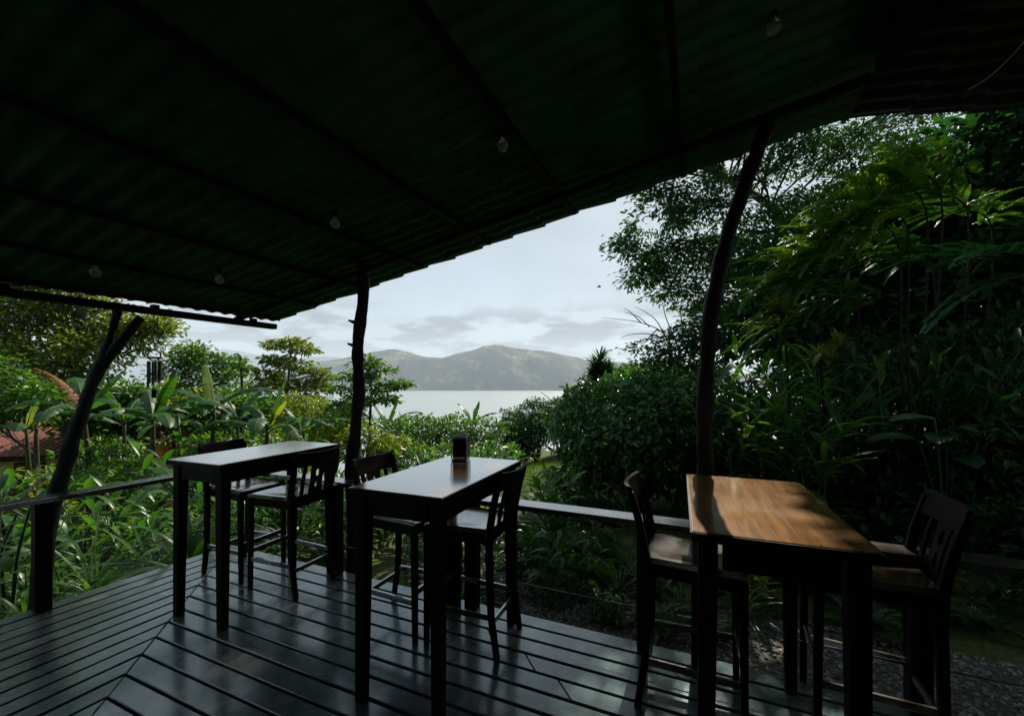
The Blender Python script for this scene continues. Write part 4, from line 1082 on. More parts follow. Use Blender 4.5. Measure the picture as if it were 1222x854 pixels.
bushes([(640, 505, 15, .75, .85), (668, 500, 15.5, .7, .8), (612, 508, 16, .55, .6), (690, 488, 15, .7, .7), (625, 525, 14.5, .6, .55)], 'deep', 0.11, 'dark bushes left of the round bush',
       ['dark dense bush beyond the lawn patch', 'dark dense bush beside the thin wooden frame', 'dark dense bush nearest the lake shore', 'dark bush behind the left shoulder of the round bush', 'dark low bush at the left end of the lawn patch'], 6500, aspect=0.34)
bushes([(140, 545, 11, .5, .45), (250, 545, 10.5, .6, .6), (300, 540, 11, .7, .6), (95, 560, 10, .6, .45), (265, 575, 8, .6, .4)], 'mid', 0.16, 'bushes under the banana leaves',
       ['leafy bush under the banana leaves left of the pink house', 'leafy bush under the tall upright banana leaf',
        'leafy bush behind the left chair of the left table', 'low leafy bush right of the forked trunk', 'leafy bush just behind the left table by the railing'], 1700, aspect=.42, lump=.3)
bushes([(118, 545, 8.8, .55, .4), (165, 566, 8.2, .55, .35), (238, 556, 8.6, .5, .4), (290, 548, 9.2, .6, .45), (120, 585, 7.2, .45, .35)], 'mid', 0.13, 'bushes just beyond the left railing',
       ['loose leafy bush right beside the leaning forked trunk, above the rail', 'loose leafy bush under the pink and orange house', 'loose leafy bush above the near end of the left table', 'loose leafy bush behind the crest of the hidden chair', 'loose low bush just above the left rail by the forked trunk'], 2600, aspect=.4, lump=.3)
# yellow green sunlit shrub at bottom left and dark stems
bushes([(18, 592, 6.2, .5, .36), (55, 610, 6.0, .3, .25)], 'sunny', 0.09, 'sunlit shrubs below the yellow wall', ['sunlit yellow green shrub at the far left above the railing', 'sunlit yellow green shrub beside the forked trunk'], 3600)
stem_plant('cane_plant', 'clump of dark bare canes at the far left below the railing', gz(-4.6, 3.55), [(random.gauss(0, .14), random.gauss(0, .12), random.uniform(.9, 1.3), random.uniform(0, 6.3), random.uniform(.05, .25)) for _ in range(9)], .3, .05, 'deep', None, 'plant', 7, sr=0.02)

# ------------------------------------------------------------------ the two houses
def house_left():
    c = at(30, 560, 14.5); base = Vector((c.x-1.5, 15.2, G(c.x-1.5, 15.2)-0.2))
    t = empty('garden_house', base, R(14), 'yellow walled house with a rust red roof seen at far left', 'house')
    top = -0.48-base.z
    mb = MB(); mb.box((0, 0, top/2-0.1), (5.4, 3.4, top)); mb.build('wall', M['yellow_wall'], t)
    mb = MB(); n_ = 44
    for sg in (-1, 1):
        P = []
        for j in range(9):
            for i in range(n_*4+1):
                x = -3.1+6.2*i/(n_*4); v_ = j/8
                P.append((x, sg*(2.25-2.25*v_), top-0.28+1.05*v_+0.018*math.sin(i*math.pi/2)))
        w4 = n_*4+1
        mb.add(P, [(j*w4+i, j*w4+i+1, (j+1)*w4+i+1, (j+1)*w4+i) for j in range(8) for i in range(n_*4)])
    o = mb.build('roof', M['rust_roof'], t); so = o.modifiers.new('thick', 'SOLIDIFY'); so.thickness = 0.03; so.offset = 1
    mb = MB(); mb.box((0, -2.2, top-0.36), (6.2, 0.03, 0.16)); mb.build('fascia', M['roof_wood'], t)
    for x in (-1.5, 0.4, 1.9):
        f = MB(); f.box((x, -1.705, top-1.05), (0.85, 0.05, 1.0)); fo = f.build('window', M['roof_wood'], t)
        q = MB(); q.box((x, -1.735, top-1.05), (0.72, 0.02, 0.86)); q.build('pane', M['window_dark'], fo)
    for sg in (-1, 1):
        mb = MB(); mb.add([(sg*2.7, -1.7, top), (sg*2.7, 1.7, top), (sg*2.7, 0, top+0.72), (sg*2.66, -1.7, top), (sg*2.66, 1.7, top), (sg*2.66, 0, top+0.72)], [(0, 1, 2), (5, 4, 3), (0, 3, 4, 1), (1, 4, 5, 2), (2, 5, 3, 0)]); mb.build('gable', M['yellow_wall'], t)
house_left()
def house_pink():
    c = at(185, 525, 18); base = Vector((c.x, 19.2, min(G(c.x, 19.2), -4.0)))
    t = empty('garden_house', base, R(8), 'pink and orange house glimpsed through banana leaves behind the left table', 'house')
    top = at(200, 512, 18).z-base.z
    mb = MB(); mb.box((0, 0, top/2-0.3), (2.5, 2.4, top-0.6)); mb.build('wall', M['pink_wall'], t)
    mb = MB()
    mb.add([(-1.45, -1.5, top-0.6), (1.45, -1.5, top-0.6), (.8, 0, top+0.3), (-.8, 0, top+0.3), (-1.45, 1.5, top-0.6), (1.45, 1.5, top-0.6),
            (-1.45, -1.5, top-0.7), (1.45, -1.5, top-0.7), (-1.45, 1.5, top-0.7), (1.45, 1.5, top-0.7)],
           [(0, 1, 2, 3), (1, 5, 2), (5, 4, 3, 2), (4, 0, 3), (6, 8, 9, 7), (0, 6, 7, 1), (1, 7, 9, 5), (5, 9, 8, 4), (4, 8, 6, 0)]); mb.build('roof', M['pink_wall'], t)
    mb = MB(); mb.box((0, -1.27, top-1.6), (2.4, 0.1, 0.5)); mb.build('balustrade', M['orange_wall'], t)
    for x in (-1.1, -0.4, 0.4, 1.1):
        mb = MB(); mb.box((x, -1.4, top-1.4), (0.22, 0.12, 1.5)); mb.build('pillar', M['orange_wall'], t)
house_pink()

# ================================================================== RIGHT SIDE
# tall fine-leaved canopy tree: visible crown over the leaning post, unseen leaves added above the roof to shade the deck
b0 = gz(9.3, 11.6)
vis = blobs_at([(762, 292, 10.5, (.5, .5, .3), .9), (775, 330, 10.5, (.62, .6, .3), .9), (790, 262, 10.5, (.7, .7, .3), 1), (800, 305, 10.6, (.7, .7, .36), 1), (790, 230, 10.6, (.7, .6, .22), .8), (815, 350, 10.4, (.6, .6, .3), .8),
                (835, 250, 10.8, (.8, .8, .4), 1.2), (845, 310, 10.8, (.8, .8, .45), 1.2), (880, 215, 11, (.9, .8, .4), 1.2), (895, 275, 11, (1, .9, .5), 1.3), (900, 335, 11, (.9, .8, .5), 1.0), (940, 190, 11.4, (1, .9, .45), 1.2), (960, 245, 11.4, (1.1, .9, .5), 1.3),
                (1010, 180, 11.6, (1.1, 1, .5), 1.2), (1030, 230, 11.8, (1.2, 1, .6), 1.3), (1090, 190, 12, (1.3, 1, .7), 1.3), (850, 372, 10.6, (.6, .6, .35), .8), (1080, 150, 12, (1.2, 1, .5), 1.0), (980, 155, 11.6, (1, .8, .3), .7), (905, 300, 11.6, (1, .9, .5), 1.0)])
hid = []
for x in np.arange(0.6, 8.2, 1.15):
    for y in np.arange(8.3, 13.6, 1.1):
        z = 8.3+random.uniform(-.35, .5)+0.12*(x-1)+0.10*(y-9)
        if (457-(z-H)*F/y) > 0.36*(-((x/y)*F+611)+1010)+128+0: continue     # only where the porch roof would cover it
        hid.append((Vector((x, y, z)), (0.85, 0.85, 0.38), 0.75))
tree('canopy_tree', 'great spreading tree with fine layered leaves over the bowed trunk post', 'tree', b0, [(9.2, 11.5, 2.0), (8.8, 11.5, 4.5), (7.6, 11.9, 6.4), (6.4, 12.4, 7.6)], 0.26,
     vis+hid, 0.125, 'fine', None, nclump=26, nleaf=46, clump_r=0.22, flat=0.35, aspect=0.42, gap=True, droop=0.3, limb_max=0.035)
# dark trees closing the right side
rb = [('tall dark tree behind the palms, close to the canopy tree', (10.2, 9.6), [(930, 330, 9.4), (985, 345, 9.2), (1010, 290, 9.4), (960, 395, 9), (905, 400, 9.2), (1040, 360, 9), (1000, 430, 8.8)]),
      ('tall dark tree behind the blue green ferns', (12.6, 8.6), [(1080, 300, 9), (1140, 320, 8.8), (1100, 240, 9), (1180, 260, 8.8), (1120, 390, 8.6), (1060, 420, 8.6), (1200, 350, 8.6), (1170, 190, 9), (1180, 430, 8.4), (1110, 460, 8.4)]),
      ('tall dark tree filling the right picture edge', (12.0, 6.6), [(1240, 230, 7.4), (1290, 280, 7.2), (1230, 320, 7.2), (1260, 380, 7), (1330, 240, 7.2), (1250, 440, 6.8), (1330, 400, 7), (1220, 165, 7.6), (1300, 170, 7.6), (1380, 320, 7), (1400, 220, 7), (1320, 120, 7.6)])]
for lab, (bx, by), bl in rb:
    b0 = gz(bx, by)
    tree('shade_tree', lab, 'tree', b0, [(bx-.1, by, b0[2]+1.6), (bx-.4, by-.1, b0[2]+3.4), (bx-.6, by-.2, b0[2]+5.0)], 0.2,
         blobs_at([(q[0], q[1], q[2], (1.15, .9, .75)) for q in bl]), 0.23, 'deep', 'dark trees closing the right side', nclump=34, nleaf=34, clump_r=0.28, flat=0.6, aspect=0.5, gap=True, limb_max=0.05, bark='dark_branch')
over = []  # unseen crown added to darken the lower right
for x in np.arange(3.2, 9.5, 1.5):
    for y in np.arange(1.6, 7.0, 1.5):
        if x < 4.5 and y > 3.5: continue
        over.append((Vector((x+random.uniform(-.2, .2), y, 6.4+0.15*x+random.uniform(-.3, .3))), (1.05, 1.05, .5), 1.0))
over += [(Vector((4.8, 7.4, 7.0)), (.8, .8, .5), 1.0), (Vector((5.6, 7.2, 7.1)), (.8, .8, .5), 1.0), (Vector((4.4, 6.5, 7.0)), (.7, .7, .45), .9), (Vector((5.2, 8.0, 7.3)), (.8, .7, .5), .9)]  # extra clumps added to shade the far right chair
b0 = gz(9.4, 5.0)
tree('added_shade_tree', 'unseen dark tree added beyond the right edge to darken the lower right', 'tree', b0, [(9.3, 5.0, 3.2), (8.6, 5.0, 5.6), (7.0, 4.9, 6.8)], 0.22, over,
     0.24, 'deep', None, nclump=20, nleaf=24, clump_r=0.34, flat=0.5, aspect=0.5, gap=True, limb_max=0.05)
# tree with bare twigs left of the bowed post
b0 = gz(3.6, 9.2)
t = tree('shrubby_tree', 'scrubby small tree with bare twigs reaching left over the lake view', 'tree', b0, [(3.55, 9.1, 0.6), (3.5, 9.0, 1.7), (3.4, 9.0, 2.4)], 0.06,
         blobs_at([(800, 412, 9, (.4, .4, .2)), (818, 428, 9, (.4, .4, .25)), (780, 425, 9, (.35, .4, .14), .6), (825, 400, 9, (.35, .35, .2)), (800, 440, 9, (.5, .4, .2)), (765, 415, 9, (.2, .3, .08), .4), (845, 440, 9, (.4, .4, .3)), (845, 415, 9, (.4, .4, .3))]),
         0.11, 'deep', None, nclump=16, nleaf=18, clump_r=0.12, aspect=0.4)
mb = MB()
for pts in ([(806, 420), (790, 396), (765, 385), (740, 381), (718, 379)], [(800, 415), (785, 385), (770, 372), (757, 366)], [(795, 405), (772, 398), (748, 400), (742, 404)], [(808, 410), (795, 380), (790, 360), (782, 350)],
            [(765, 385), (752, 372), (744, 368)], [(785, 392), (768, 408), (752, 410)], [(818, 400), (812, 372), (815, 350)], [(775, 390), (762, 378), (745, 372)], [(800, 400), (775, 405), (762, 418)]):
    w = [at(x, y, 9.0+random.uniform(-.25, .25))-Vector(b0) for x, y in pts]
    mb.tube(spline(w, 4), [0.014*(1-0.8*i/((len(w)-1)*4)) for i in range((len(w)-1)*4+1)], 5)
mb.build('bare_twigs', M['branch'], t)
# spiky dracaena heads
b0 = gz(2.35, 11.2)
t = empty('dracaena', b0, 0, 'spiky dark dracaena standing against the pale hill end', 'dracaena')
mb = MB(); lv = LV()
for px, py, r_ in ((716, 432, .42), (708, 448, .36), (726, 444, .4), (745, 446, .34), (704, 462, .36), (722, 460, .42), (760, 446, .3), (738, 462, .4), (712, 440, .4), (722, 450, .42), (733, 452, .4), (698, 474, .36), (716, 476, .42), (735, 474, .42), (755, 462, .36)):
    c = at(px, py, 11+random.uniform(-.3, .3))-Vector(b0); mb.tube(spline([(0, 0, 0), c*0.55+Vector((0, 0, .2)), c], 4), [0.035-0.002*i for i in range(9)], 6)
    for q in range(3):
        v, f = rosette_arrays(c-Vector((0, 0, 0.12*q)), 34, r_, 0.05, (-.5+.3*(2-q), 1.5), (.1, .9), 'strap'); lv.add(v, f)
mb.build('trunk', M['branch'], t, smooth=True); lv.build('foliage', M['deep'], t)
# the round bush with its skirt
c = at(762, 515, 6.6)
shell_bush('round_bush', 'large rounded glossy leaved bush behind the front railing', (c.x, c.y, G(c.x, c.y)), c, (1.28, 1.15, .86), 12000, 0.105, 'gloss', None, seed=2.2, lump=0.17, lf=3.1, aspect=0.52, stems=12, facing=1.1)
c = at(700, 590, 6.0)
shell_bush('round_bush', 'low loose bush at the left foot of the large rounded bush', (c.x, c.y, G(c.x, c.y)), c, (.62, .5, .42), 2200, 0.085, 'gloss', None, seed=8.2, lump=0.25, aspect=0.5, stems=8)
c = at(850, 520, 7.4)
shell_bush('bush', 'dark bush directly behind the bowed trunk post', (c.x, c.y, G(c.x, c.y)), c, (.95, .8, .95), 4200, 0.12, 'mid', None, seed=5.2, lump=0.2)
c = at(800, 462, 9.6)
shell_bush('bush', 'yellow green leafy bush above the large rounded bush', (c.x, c.y, G(c.x, c.y)), c, (1.15, .9, .65), 4000, 0.11, 'mid', None, seed=15.2, lump=0.22)

# arching heads of long leaves that droop to the left
def fr(az, el, bend, L=1.2, nl=15, lL=0.66, lW=0.062, dr=0.9): return (az, el, bend, L, nl, lL, lW, dr)
def arching(label, base_px, heads, mat='frond'):
    """several leaning stems; every head throws its long leaves toward the light on the left"""
    bx = (base_px[0]-611)*base_px[1]/F; by = base_px[1]; base = Vector((bx, by, G(bx, by)))
    t = empty('arching_palm', base, 0, label, 'palm', 'arching palms on the right')
    mb = MB()
    for px, py, d, n, L, azr, elr in heads:
        e = at(px, py, d)-base
        a0 = e-Vector((-0.5, -0.1, 0.25))                              # a short arching limb carries the leaves
        limb = spline([(random.gauss(0, .05), random.gauss(0, .05), -.05), Vector((a0.x*.75, a0.y*.75, a0.z*.55)), a0, e], 5)
        mb.tube(limb, [0.018-0.0008*i for i in range(len(limb))], 6)
        lv = LV(); n = int(n*1.7); origins = [limb[-1].lerp(limb[-5], random.random()**1.2)+Vector((random.gauss(0, .08), random.gauss(0, .14), random.gauss(0, .05))) for _ in range(n)]
        for q in origins:
            az_ = random.uniform(*azr); v, f, P = frond_mesh(L*random.uniform(1.0, 1.55), random.uniform(*elr), random.uniform(.6, 1.25), 34, .085, .017, .5, ang=1.05, vee=.25, seg_n=2)
            c_, s_n = math.cos(az_), math.sin(az_); lv.add(v@np.array([[c_, -s_n, 0], [s_n, c_, 0], [0, 0, 1]]).T+np.array(q), f)
        v, f = rosette_arrays(e, 7, L*.6, .06, (.7, 1.4), (.1, .5), 'lance'); lv.add(v, f)
        lv.build('frond', M[mat], t)
    mb.build('trunk', M['dark_branch'], t, smooth=True)
Lz = (2.5, 3.75)
arching('arching palm with feathery yellow green fronds drooping left, highest of its cluster', (1090, 5.0),
        [(1065, 222, 5.0, 24, .62, Lz, (.0, .75)), (1040, 240, 4.9, 22, .6, Lz, (-.15, .5)), (1085, 205, 5.2, 16, .5, (1.8, 3.6), (.3, 1.1)), (1030, 262, 4.9, 18, .62, Lz, (-.25, .35))])
arching('arching palm with feathery yellow green fronds drooping left, nearest the bowed post', (1010, 5.4),
        [(965, 308, 5.2, 20, .58, Lz, (-.1, .55)), (935, 330, 5.3, 20, .55, Lz, (-.1, .5)), (985, 292, 5.3, 16, .55, Lz, (.1, .7)), (930, 372, 5.4, 16, .5, Lz, (-.2, .4))])
arching('arching palm with shorter darker fronds behind the other arching palms', (1130, 5.6),
        [(1120, 232, 5.5, 16, .55, (2.0, 4.2), (.1, .9)), (1075, 290, 5.4, 16, .55, Lz, (-.2, .5)), (1150, 250, 5.6, 14, .5, (0, 6.28), (.1, .9)), (1010, 350, 5.5, 16, .5, Lz, (-.2, .5))], 'strap')
# big feathery fern fronds at right edge, and the one hanging under the eave
tp = at(1262, 322, 3.3)
palm('tree_fern', 'tree fern reaching in from the right edge with blue green fronds', (tp.x+.2, tp.y+.1, G(tp.x, tp.y)), tp,
     [fr(3.0, .35, .75, 1.25, 24, .24, .055, .5), fr(3.4, .3, .8, 1.15, 24, .24, .055, .5), fr(2.5, .6, .8, 1.1, 24, .22, .05, .5), fr(3.1, -.1, .8, 1.1, 24, .24, .055, .5), fr(3.8, .2, .7, 1.0, 22, .22, .05, .5), fr(1.6, .6, .8, 1, 22, .22, .05, .5)], 'fern', None, 'tree fern')
tp = at(1235, 108, 4.4)
palm('feather_palm', 'palm frond with hanging leaflets just below the roof at upper right', (tp.x+.5, tp.y+.3, G(tp.x, tp.y)), tp,
     [fr(2.95, .15, .55, 1.5, 30, .42, .022, 1.6), fr(3.5, .2, .6, 1.4, 28, .4, .022, 1.6), fr(2.3, .5, .7, 1.4, 28, .4, .022, 1.4), fr(3.2, .75, .7, 1.3, 28, .38, .022, 1.4), fr(0.5, .5, .8, 1.3, 26, .4, .022, 1.2), fr(4.6, .5, .8, 1.3, 26, .4, .022, 1.2)], 'fern', None, 'palm')
# ginger-like clumps and yellow rosettes
def canes(n, hs, sp, le=(.15, .5), az=None):
    return [(random.gauss(0, sp), random.gauss(0, sp), random.uniform(*hs), random.uniform(0, 6.28) if az is None else random.uniform(*az), random.uniform(*le)) for _ in range(n)]
for px, d, ptop, n, lab in ((905, 5.2, 415, 9, 'tall lance leaved cane clump right of the bowed trunk post'), (960, 5.0, 430, 9, 'tall lance leaved cane clump behind the sunlit table'),
                            (1020, 5.4, 440, 8, 'tall lance leaved cane clump left of the pale broad leaves'), (868, 6.0, 440, 7, 'tall lance leaved cane clump half behind the bowed trunk post'),
                            (1160, 5.0, 400, 8, 'tall lance leaved cane clump near the right edge'), (1085, 5.6, 420, 8, 'tall lance leaved cane clump above the pale broad leaves')):
    g_ = ground_under(px, d); hh = at(px, ptop, d).z-g_[2]
    stem_plant('cane_plant', lab, g_, canes(n, (hh*.6, hh), .2, (.2, .7)), .52, .075, 'strap' if px < 1050 else 'deep', 'lance leaved cane clumps on the right', 'plant', 13)
for px, py, d, lab in ((978, 428, 4.9, 'yellow tipped rosette plant, larger of the pair above the sunlit table'), (1002, 414, 5.0, 'yellow tipped rosette plant, upper right of the pair above the sunlit table'),
                       (935, 372, 5.2, 'yellow tipped rosette plant among the lowest palm fronds')):
    tp = at(px, py, d); g_ = gz(tp.x+.1, tp.y+.1)
    t = empty('rosette_plant', g_, 0, lab, 'plant', 'yellow tipped rosettes')
    mb = MB(); e = tp-Vector(g_); mb.tube(spline([(0, 0, 0), e*0.5+Vector((.06, 0, 0)), e], 5), [0.016]*11, 6); mb.build('stem', M['dark_branch'], t, smooth=True)
    lv = LV(); v, f = rosette_arrays(e, 34, 0.24, 0.042, (-.1, 1.4), (.2, .8), 'lance'); lv.add(v, f); lv.build('foliage', M['bromeliad'], t)
# pale broad leaves in the shade
g_ = ground_under(1130, 4.6)
t = empty('broad_leaf_plant', g_, 0, 'shade plant with wide pale blue green leaves at right', 'plant')
mb = MB(); lv = LV()
for px, py, a in ((1115, 500, 3.0), (1158, 508, .4), (1130, 520, 3.6), (1170, 522, 5.9), (1095, 525, 2.6), (1140, 545, 4.4)):
    e = at(px, py, 4.6+random.uniform(-.2, .2))-Vector(g_); mb.tube(spline([(0, 0, 0), e*0.6+Vector((0, 0, .1)), e], 4), [0.012]*9, 5)
    v, f = rosette_arrays(e, 1, .42, .26, (-.1, .15), (.3, .6), 'round', (a-.1, a+.1)); lv.add(v, f)
mb.build('stems', M['stem_green'], t, smooth=True); lv.build('foliage', M['fern'], t)
# dark fill shrubs under the trees
fill = [(905, 575, 5.6, .6, .5), (985, 545, 5.8, .8, .7), (1060, 570, 5.4, .7, .6), (1140, 590, 5.0, .7, .55), (1225, 560, 4.6, .7, .7), (1290, 520, 4.8, .8, .9), (1020, 480, 7.0, .9, .9), (1120, 470, 7.0, 1, 1), (1210, 470, 6.2, .9, 1.1), (930, 500, 7.2, .8, .9), (1310, 420, 5.6, .9, 1.0), (1250, 640, 4.0, .5, .4)]
fl = ['behind the far corner of the sunlit table', 'beneath the yellow tipped rosettes', 'between the sunlit table and the far right chair', 'directly behind the far right chair back', 'at the right edge behind the railing', 'beyond the right edge, in deepest shade',
      'behind the cane clumps, centre right', 'behind the pale broad leaves', 'far right below the tree fern', 'right of the bowed post behind the canes', 'highest at the right edge under the tree fern', 'lowest at the right edge by the gravel']
for i, (px, py, d, rx, rz) in enumerate(fill):
    c = at(px, py, d); gzv = min(G(c.x, c.y), c.z-rz*0.8)
    shell_bush('shade_shrub', 'dark shade shrub '+fl[i], (c.x, c.y, gzv), c, (rx, rx*.85, rz), int(2600*rx*rz)+500, .13, 'deep', 'dark shade shrubs on the right', seed=i*1.9, lump=.25, gap=True, aspect=.36)

# ================================================================== UNDERGROWTH
protos = []
def proto_strap(n, L, W, mat, el=(.3, 1.4), dr=(.6, 1.6)):
    t = empty('strap_plant', (0, 0, 0)); lv = LV(); v, f = rosette_arrays((0, 0, 0.02), n, L, W, el, dr, 'strap'); lv.add(v, f)
    lv.build('foliage', M[mat], t); mb = MB(); mb.lathe([(0.05, -0.08), (0.045, 0.03), (0.02, 0.07)], 8); mb.build('root_crown', M['stem_green'], t); return t
def proto_herb(n, h, L, W, mat):
    return stem_plant('leafy_herb', None, (0, 0, 0), canes(n, (h*.5, h), .1, (.08, .3)), L, W, mat, None, None, 8, (.4, 1.2), 'lance', .007)
def proto_fern(n, L, mat):
    t = empty('fern', (0, 0, 0)); lv = LV(); mb = MB()
    for i in range(n):
        v, f, P = frond_mesh(L*random.uniform(.7, 1.1), random.uniform(.6, 1.25), random.uniform(.9, 1.7), 22, .13, .022, .4)
        a = i*2.4; c, s = math.cos(a), math.sin(a); Rm = np.array([[c, -s, 0], [s, c, 0], [0, 0, 1]])
        lv.add(v@Rm.T, f); mb.tube([tuple(q) for q in P@Rm.T], [0.006*(1-.8*k/16) for k in range(17)], 4)
    lv.build('foliage', M[mat], t); mb.build('stems', M['stem_green'], t); return t
P_s1 = proto_strap(40, .62, .03, 'strap'); P_s2 = proto_strap(26, .75, .055, 'strap', (.4, 1.4), (.9, 2.0)); P_s3 = proto_strap(46, .45, .022, 'mid', (.2, 1.45), (.4, 1.4))
P_h1 = proto_herb(7, .75, .26, .062, 'strap'); P_h2 = proto_herb(9, .45, .16, .06, 'mid'); P_h3 = proto_herb(6, 1.0, .34, .06, 'strap')
P_d1 = proto_strap(34, .55, .03, 'shaded_strap'); P_d2 = proto_herb(9, .45, .18, .06, 'shaded_strap'); P_d3 = proto_fern(9, .5, 'deep')
P_f1 = proto_fern(11, .6, 'frond'); P_f2 = proto_fern(9, .5, 'mid')
used = set()
def put(pr, x, y, sc, label, group, dz=0.0):
    z = G(x, y)+dz; rz = random.uniform(0, 6.28); cat = {'strap_plant': 'plant', 'leafy_herb': 'plant', 'fern': 'fern'}[pr.name.split('.')[0]]
    if pr.name not in used:
        used.add(pr.name); pr.location = (x, y, z); pr.rotation_euler = (0, 0, rz); pr.scale = (sc,)*3; o = pr
        tag(o, label, cat, group)
    else:
        o = dup(pr, (x, y, z), rz, sc, label, group); o['category'] = cat
    return o
def zone(n, fn, mix, sc, label, group, mind=0.28):
    pts = []; tries = 0
    while len(pts) < n and tries < n*60:
        tries += 1; x, y = fn()
        if any((x-a)**2+(y-b_)**2 < mind**2 for a, b_ in pts): continue
        pts.append((x, y))
    for x, y in pts:
        pr = random.choices([m_[0] for m_ in mix], [m_[1] for m_ in mix])[0]
        kind = {'strap_plant': 'arching strap leaved plant', 'leafy_herb': 'leafy stemmed plant', 'fern': 'feathery green fern'}[pr.name.split('.')[0]]
        put(pr, x, y, random.uniform(*sc), label % kind, (group+', '+kind+'s'))
def left_strip(o0, o1, s0, s1):
    def f():
        q = C0+e1*random.uniform(s0, s1)+nL*random.uniform(o0, o1); return q.x, q.y
    return f
def front_strip(o0, o1, s0, s1):
    def f():
        q = C0+e2*random.uniform(s0, s1)+nR*random.uniform(o0, o1); return q.x, q.y
    return f
zone(34, left_strip(.45, 2.8, -1.8, 3.6), [(P_s1, 3), (P_s2, 3), (P_h1, 2), (P_f1, 2), (P_h3, 1)], (.8, 1.25), '%s in the bed below the left railing', 'undergrowth below the left railing', .36)
zone(34, left_strip(2.6, 6.5, -3.5, 4.5), [(P_s2, 2), (P_h1, 3), (P_h3, 3), (P_f1, 1)], (1.1, 1.7), '%s on the slope beyond the left railing', 'undergrowth on the left slope', .5)
zone(30, front_strip(.35, 2.4, -1.2, 2.7), [(P_h1, 3), (P_h2, 2), (P_s1, 2), (P_f2, 1), (P_h3, 2)], (.75, 1.15), '%s outside the front railing by the trunk post', 'undergrowth before the front railing', .32)
zone(18, front_strip(.7, 2.2, 2.6, 4.6), [(P_h2, 3), (P_h1, 1), (P_s3, 2), (P_f2, 1)], (.6, .9), '%s between the front railing and the round bush', 'undergrowth by the round bush', .3)
zone(40, front_strip(1.35, 3.6, 4.4, 8.5), [(P_d1, 2), (P_d2, 3), (P_d3, 2)], (.6, 1.1), '%s in the shade past the gravel strip', 'undergrowth past the gravel', .32)
zone(34, front_strip(2.2, 7.0, -3.5, 0.6), [(P_h1, 3), (P_h2, 3), (P_s2, 1), (P_f1, 2)], (.8, 1.2), '%s in the garden below the hedge', 'undergrowth below the hedge', .5)
# single plants that show clearly
stem_plant('cane_plant', 'leafy cane clump right of the middle table beyond the railing', ground_under(655, 4.5), canes(7, (.6, 1.0), .13, (.1, .4)), .34, .07, 'strap', None, 'plant', 10)
g_ = ground_under(908, 3.6)
stem_plant('leafy_herb', 'small lit leafy shrub on the gravel under the sunlit table', (g_[0], g_[1], g_[2]), canes(5, (.18, .34), .05, (.05, .15)), .15, .07, 'sunny', None, 'plant', 6, prof='round', sr=.005)

# short lawn beyond the railing (uncountable)
ng = 60000
x = rng.uniform(-3.0, 6.5, ng); y = rng.uniform(4.6, 15.5, ng)
kp = (x*0.4+y*0.917) > 4.2
x, y = x[kp], y[kp]; k = len(x)
zz = np.array([G(a, b_) for a, b_ in zip(x, y)])
d = np.stack([rng.normal(0, .35, k), rng.normal(0, .35, k), np.ones(k)], 1)
v, f = strap_leaves(np.stack([x, y, zz], 1), unit(d), rng.normal(size=(k, 3)), rng.uniform(.05, .12, k), rng.uniform(.006, .012, k), rng.uniform(.2, 1.0, k), 2, .1, 'strap')
tag(quads('grass', v, f, M['grass']), 'short bright lawn between the hedge and the round bush', 'grass', kind='stuff')

# thin wooden frame and pale slab at the end of the lawn
b0 = at(661, 508, 13.6); g0 = G(b0.x, b0.y)
t = empty('bird_table', (b0.x, b0.y, g0), 0.1, 'thin wooden bird table with two short boards left of the round bush', 'bird table')
mb = MB(); mb.box((0, 0, (at(661, 484, 13.6).z-g0)/2), (.035, .035, at(661, 484, 13.6).z-g0)); mb.build('post', M['grey_wood'], t)
for py, w in ((485, .30), (502, .46)):
    mb = MB(); mb.box((-.06 if py < 490 else .2, 0, at(661, py, 13.6).z-g0+.012), (w, .3, .024)); mb.build('board', M['grey_wood'], t)
b0 = at(600, 534, 12.4); g0 = G(b0.x, b0.y)
t = empty('stone_bench', (b0.x, b0.y, g0), 0.2, 'small pale slab bench at the foot of the hedge', 'bench')
mb = MB(); h_ = b0.z-g0; mb.box((0, 0, h_), (.34, .26, .05)); mb.build('seat', M['pale_stone'], t, bevel=.01)
for sx in (-1, 1):
    mb = MB(); mb.box((sx*.12, 0, (h_-.027)/2), (.05, .2, h_-.03)); mb.build('leg', M['pale_stone'], t)
# ================================================================== AIR
m, nt, out = new_mat('pale lake haze')
pv = nt.nodes.new('ShaderNodeVolumePrincipled'); pv.inputs['Color'].default_value = (0.74, 0.84, 0.99, 1); pv.inputs['Density'].default_value = HAZE_D
pv.inputs['Anisotropy'].default_value = 0.1
nt.links.new(pv.outputs[0], out.inputs['Volume'])
mb = MB(); mb.box((0, 5600, 520), (23000, 12000, 1180))
tag(mb.build('haze', m), 'pale air haze over the lake and hills', 'haze', kind='stuff')

# ================================================================== SKY
w = bpy.data.worlds.new('World'); S.world = w; w.use_nodes = True
nt = w.node_tree; nt.nodes.clear()
out = nt.nodes.new('ShaderNodeOutputWorld'); bg = nt.nodes.new('ShaderNodeBackground'); bg.inputs['Strength'].default_value = SKY_S
sky = nt.nodes.new('ShaderNodeTexSky'); sky.sky_type = 'NISHITA'; sky.sun_disc = False
sky.sun_elevation = R(SUN_EL); sky.sun_rotation = R(SUN_AZ); sky.altitude = 300; sky.air_density = 1.0; sky.dust_density = 1.5; sky.ozone_density = 1.0
tc = nt.nodes.new('ShaderNodeTexCoord')
sep = nt.nodes.new('ShaderNodeSeparateXYZ'); nt.links.new(tc.outputs['Generated'], sep.inputs[0])
def mth(op, a, b=None, c=None):
    n = nt.nodes.new('ShaderNodeMath'); n.operation = op
    for i, v in enumerate((a, b, c)):
        if v is None: continue
        if isinstance(v, (int, float)): n.inputs[i].default_value = v
        else: nt.links.new(v, n.inputs[i])
    return n.outputs[0]
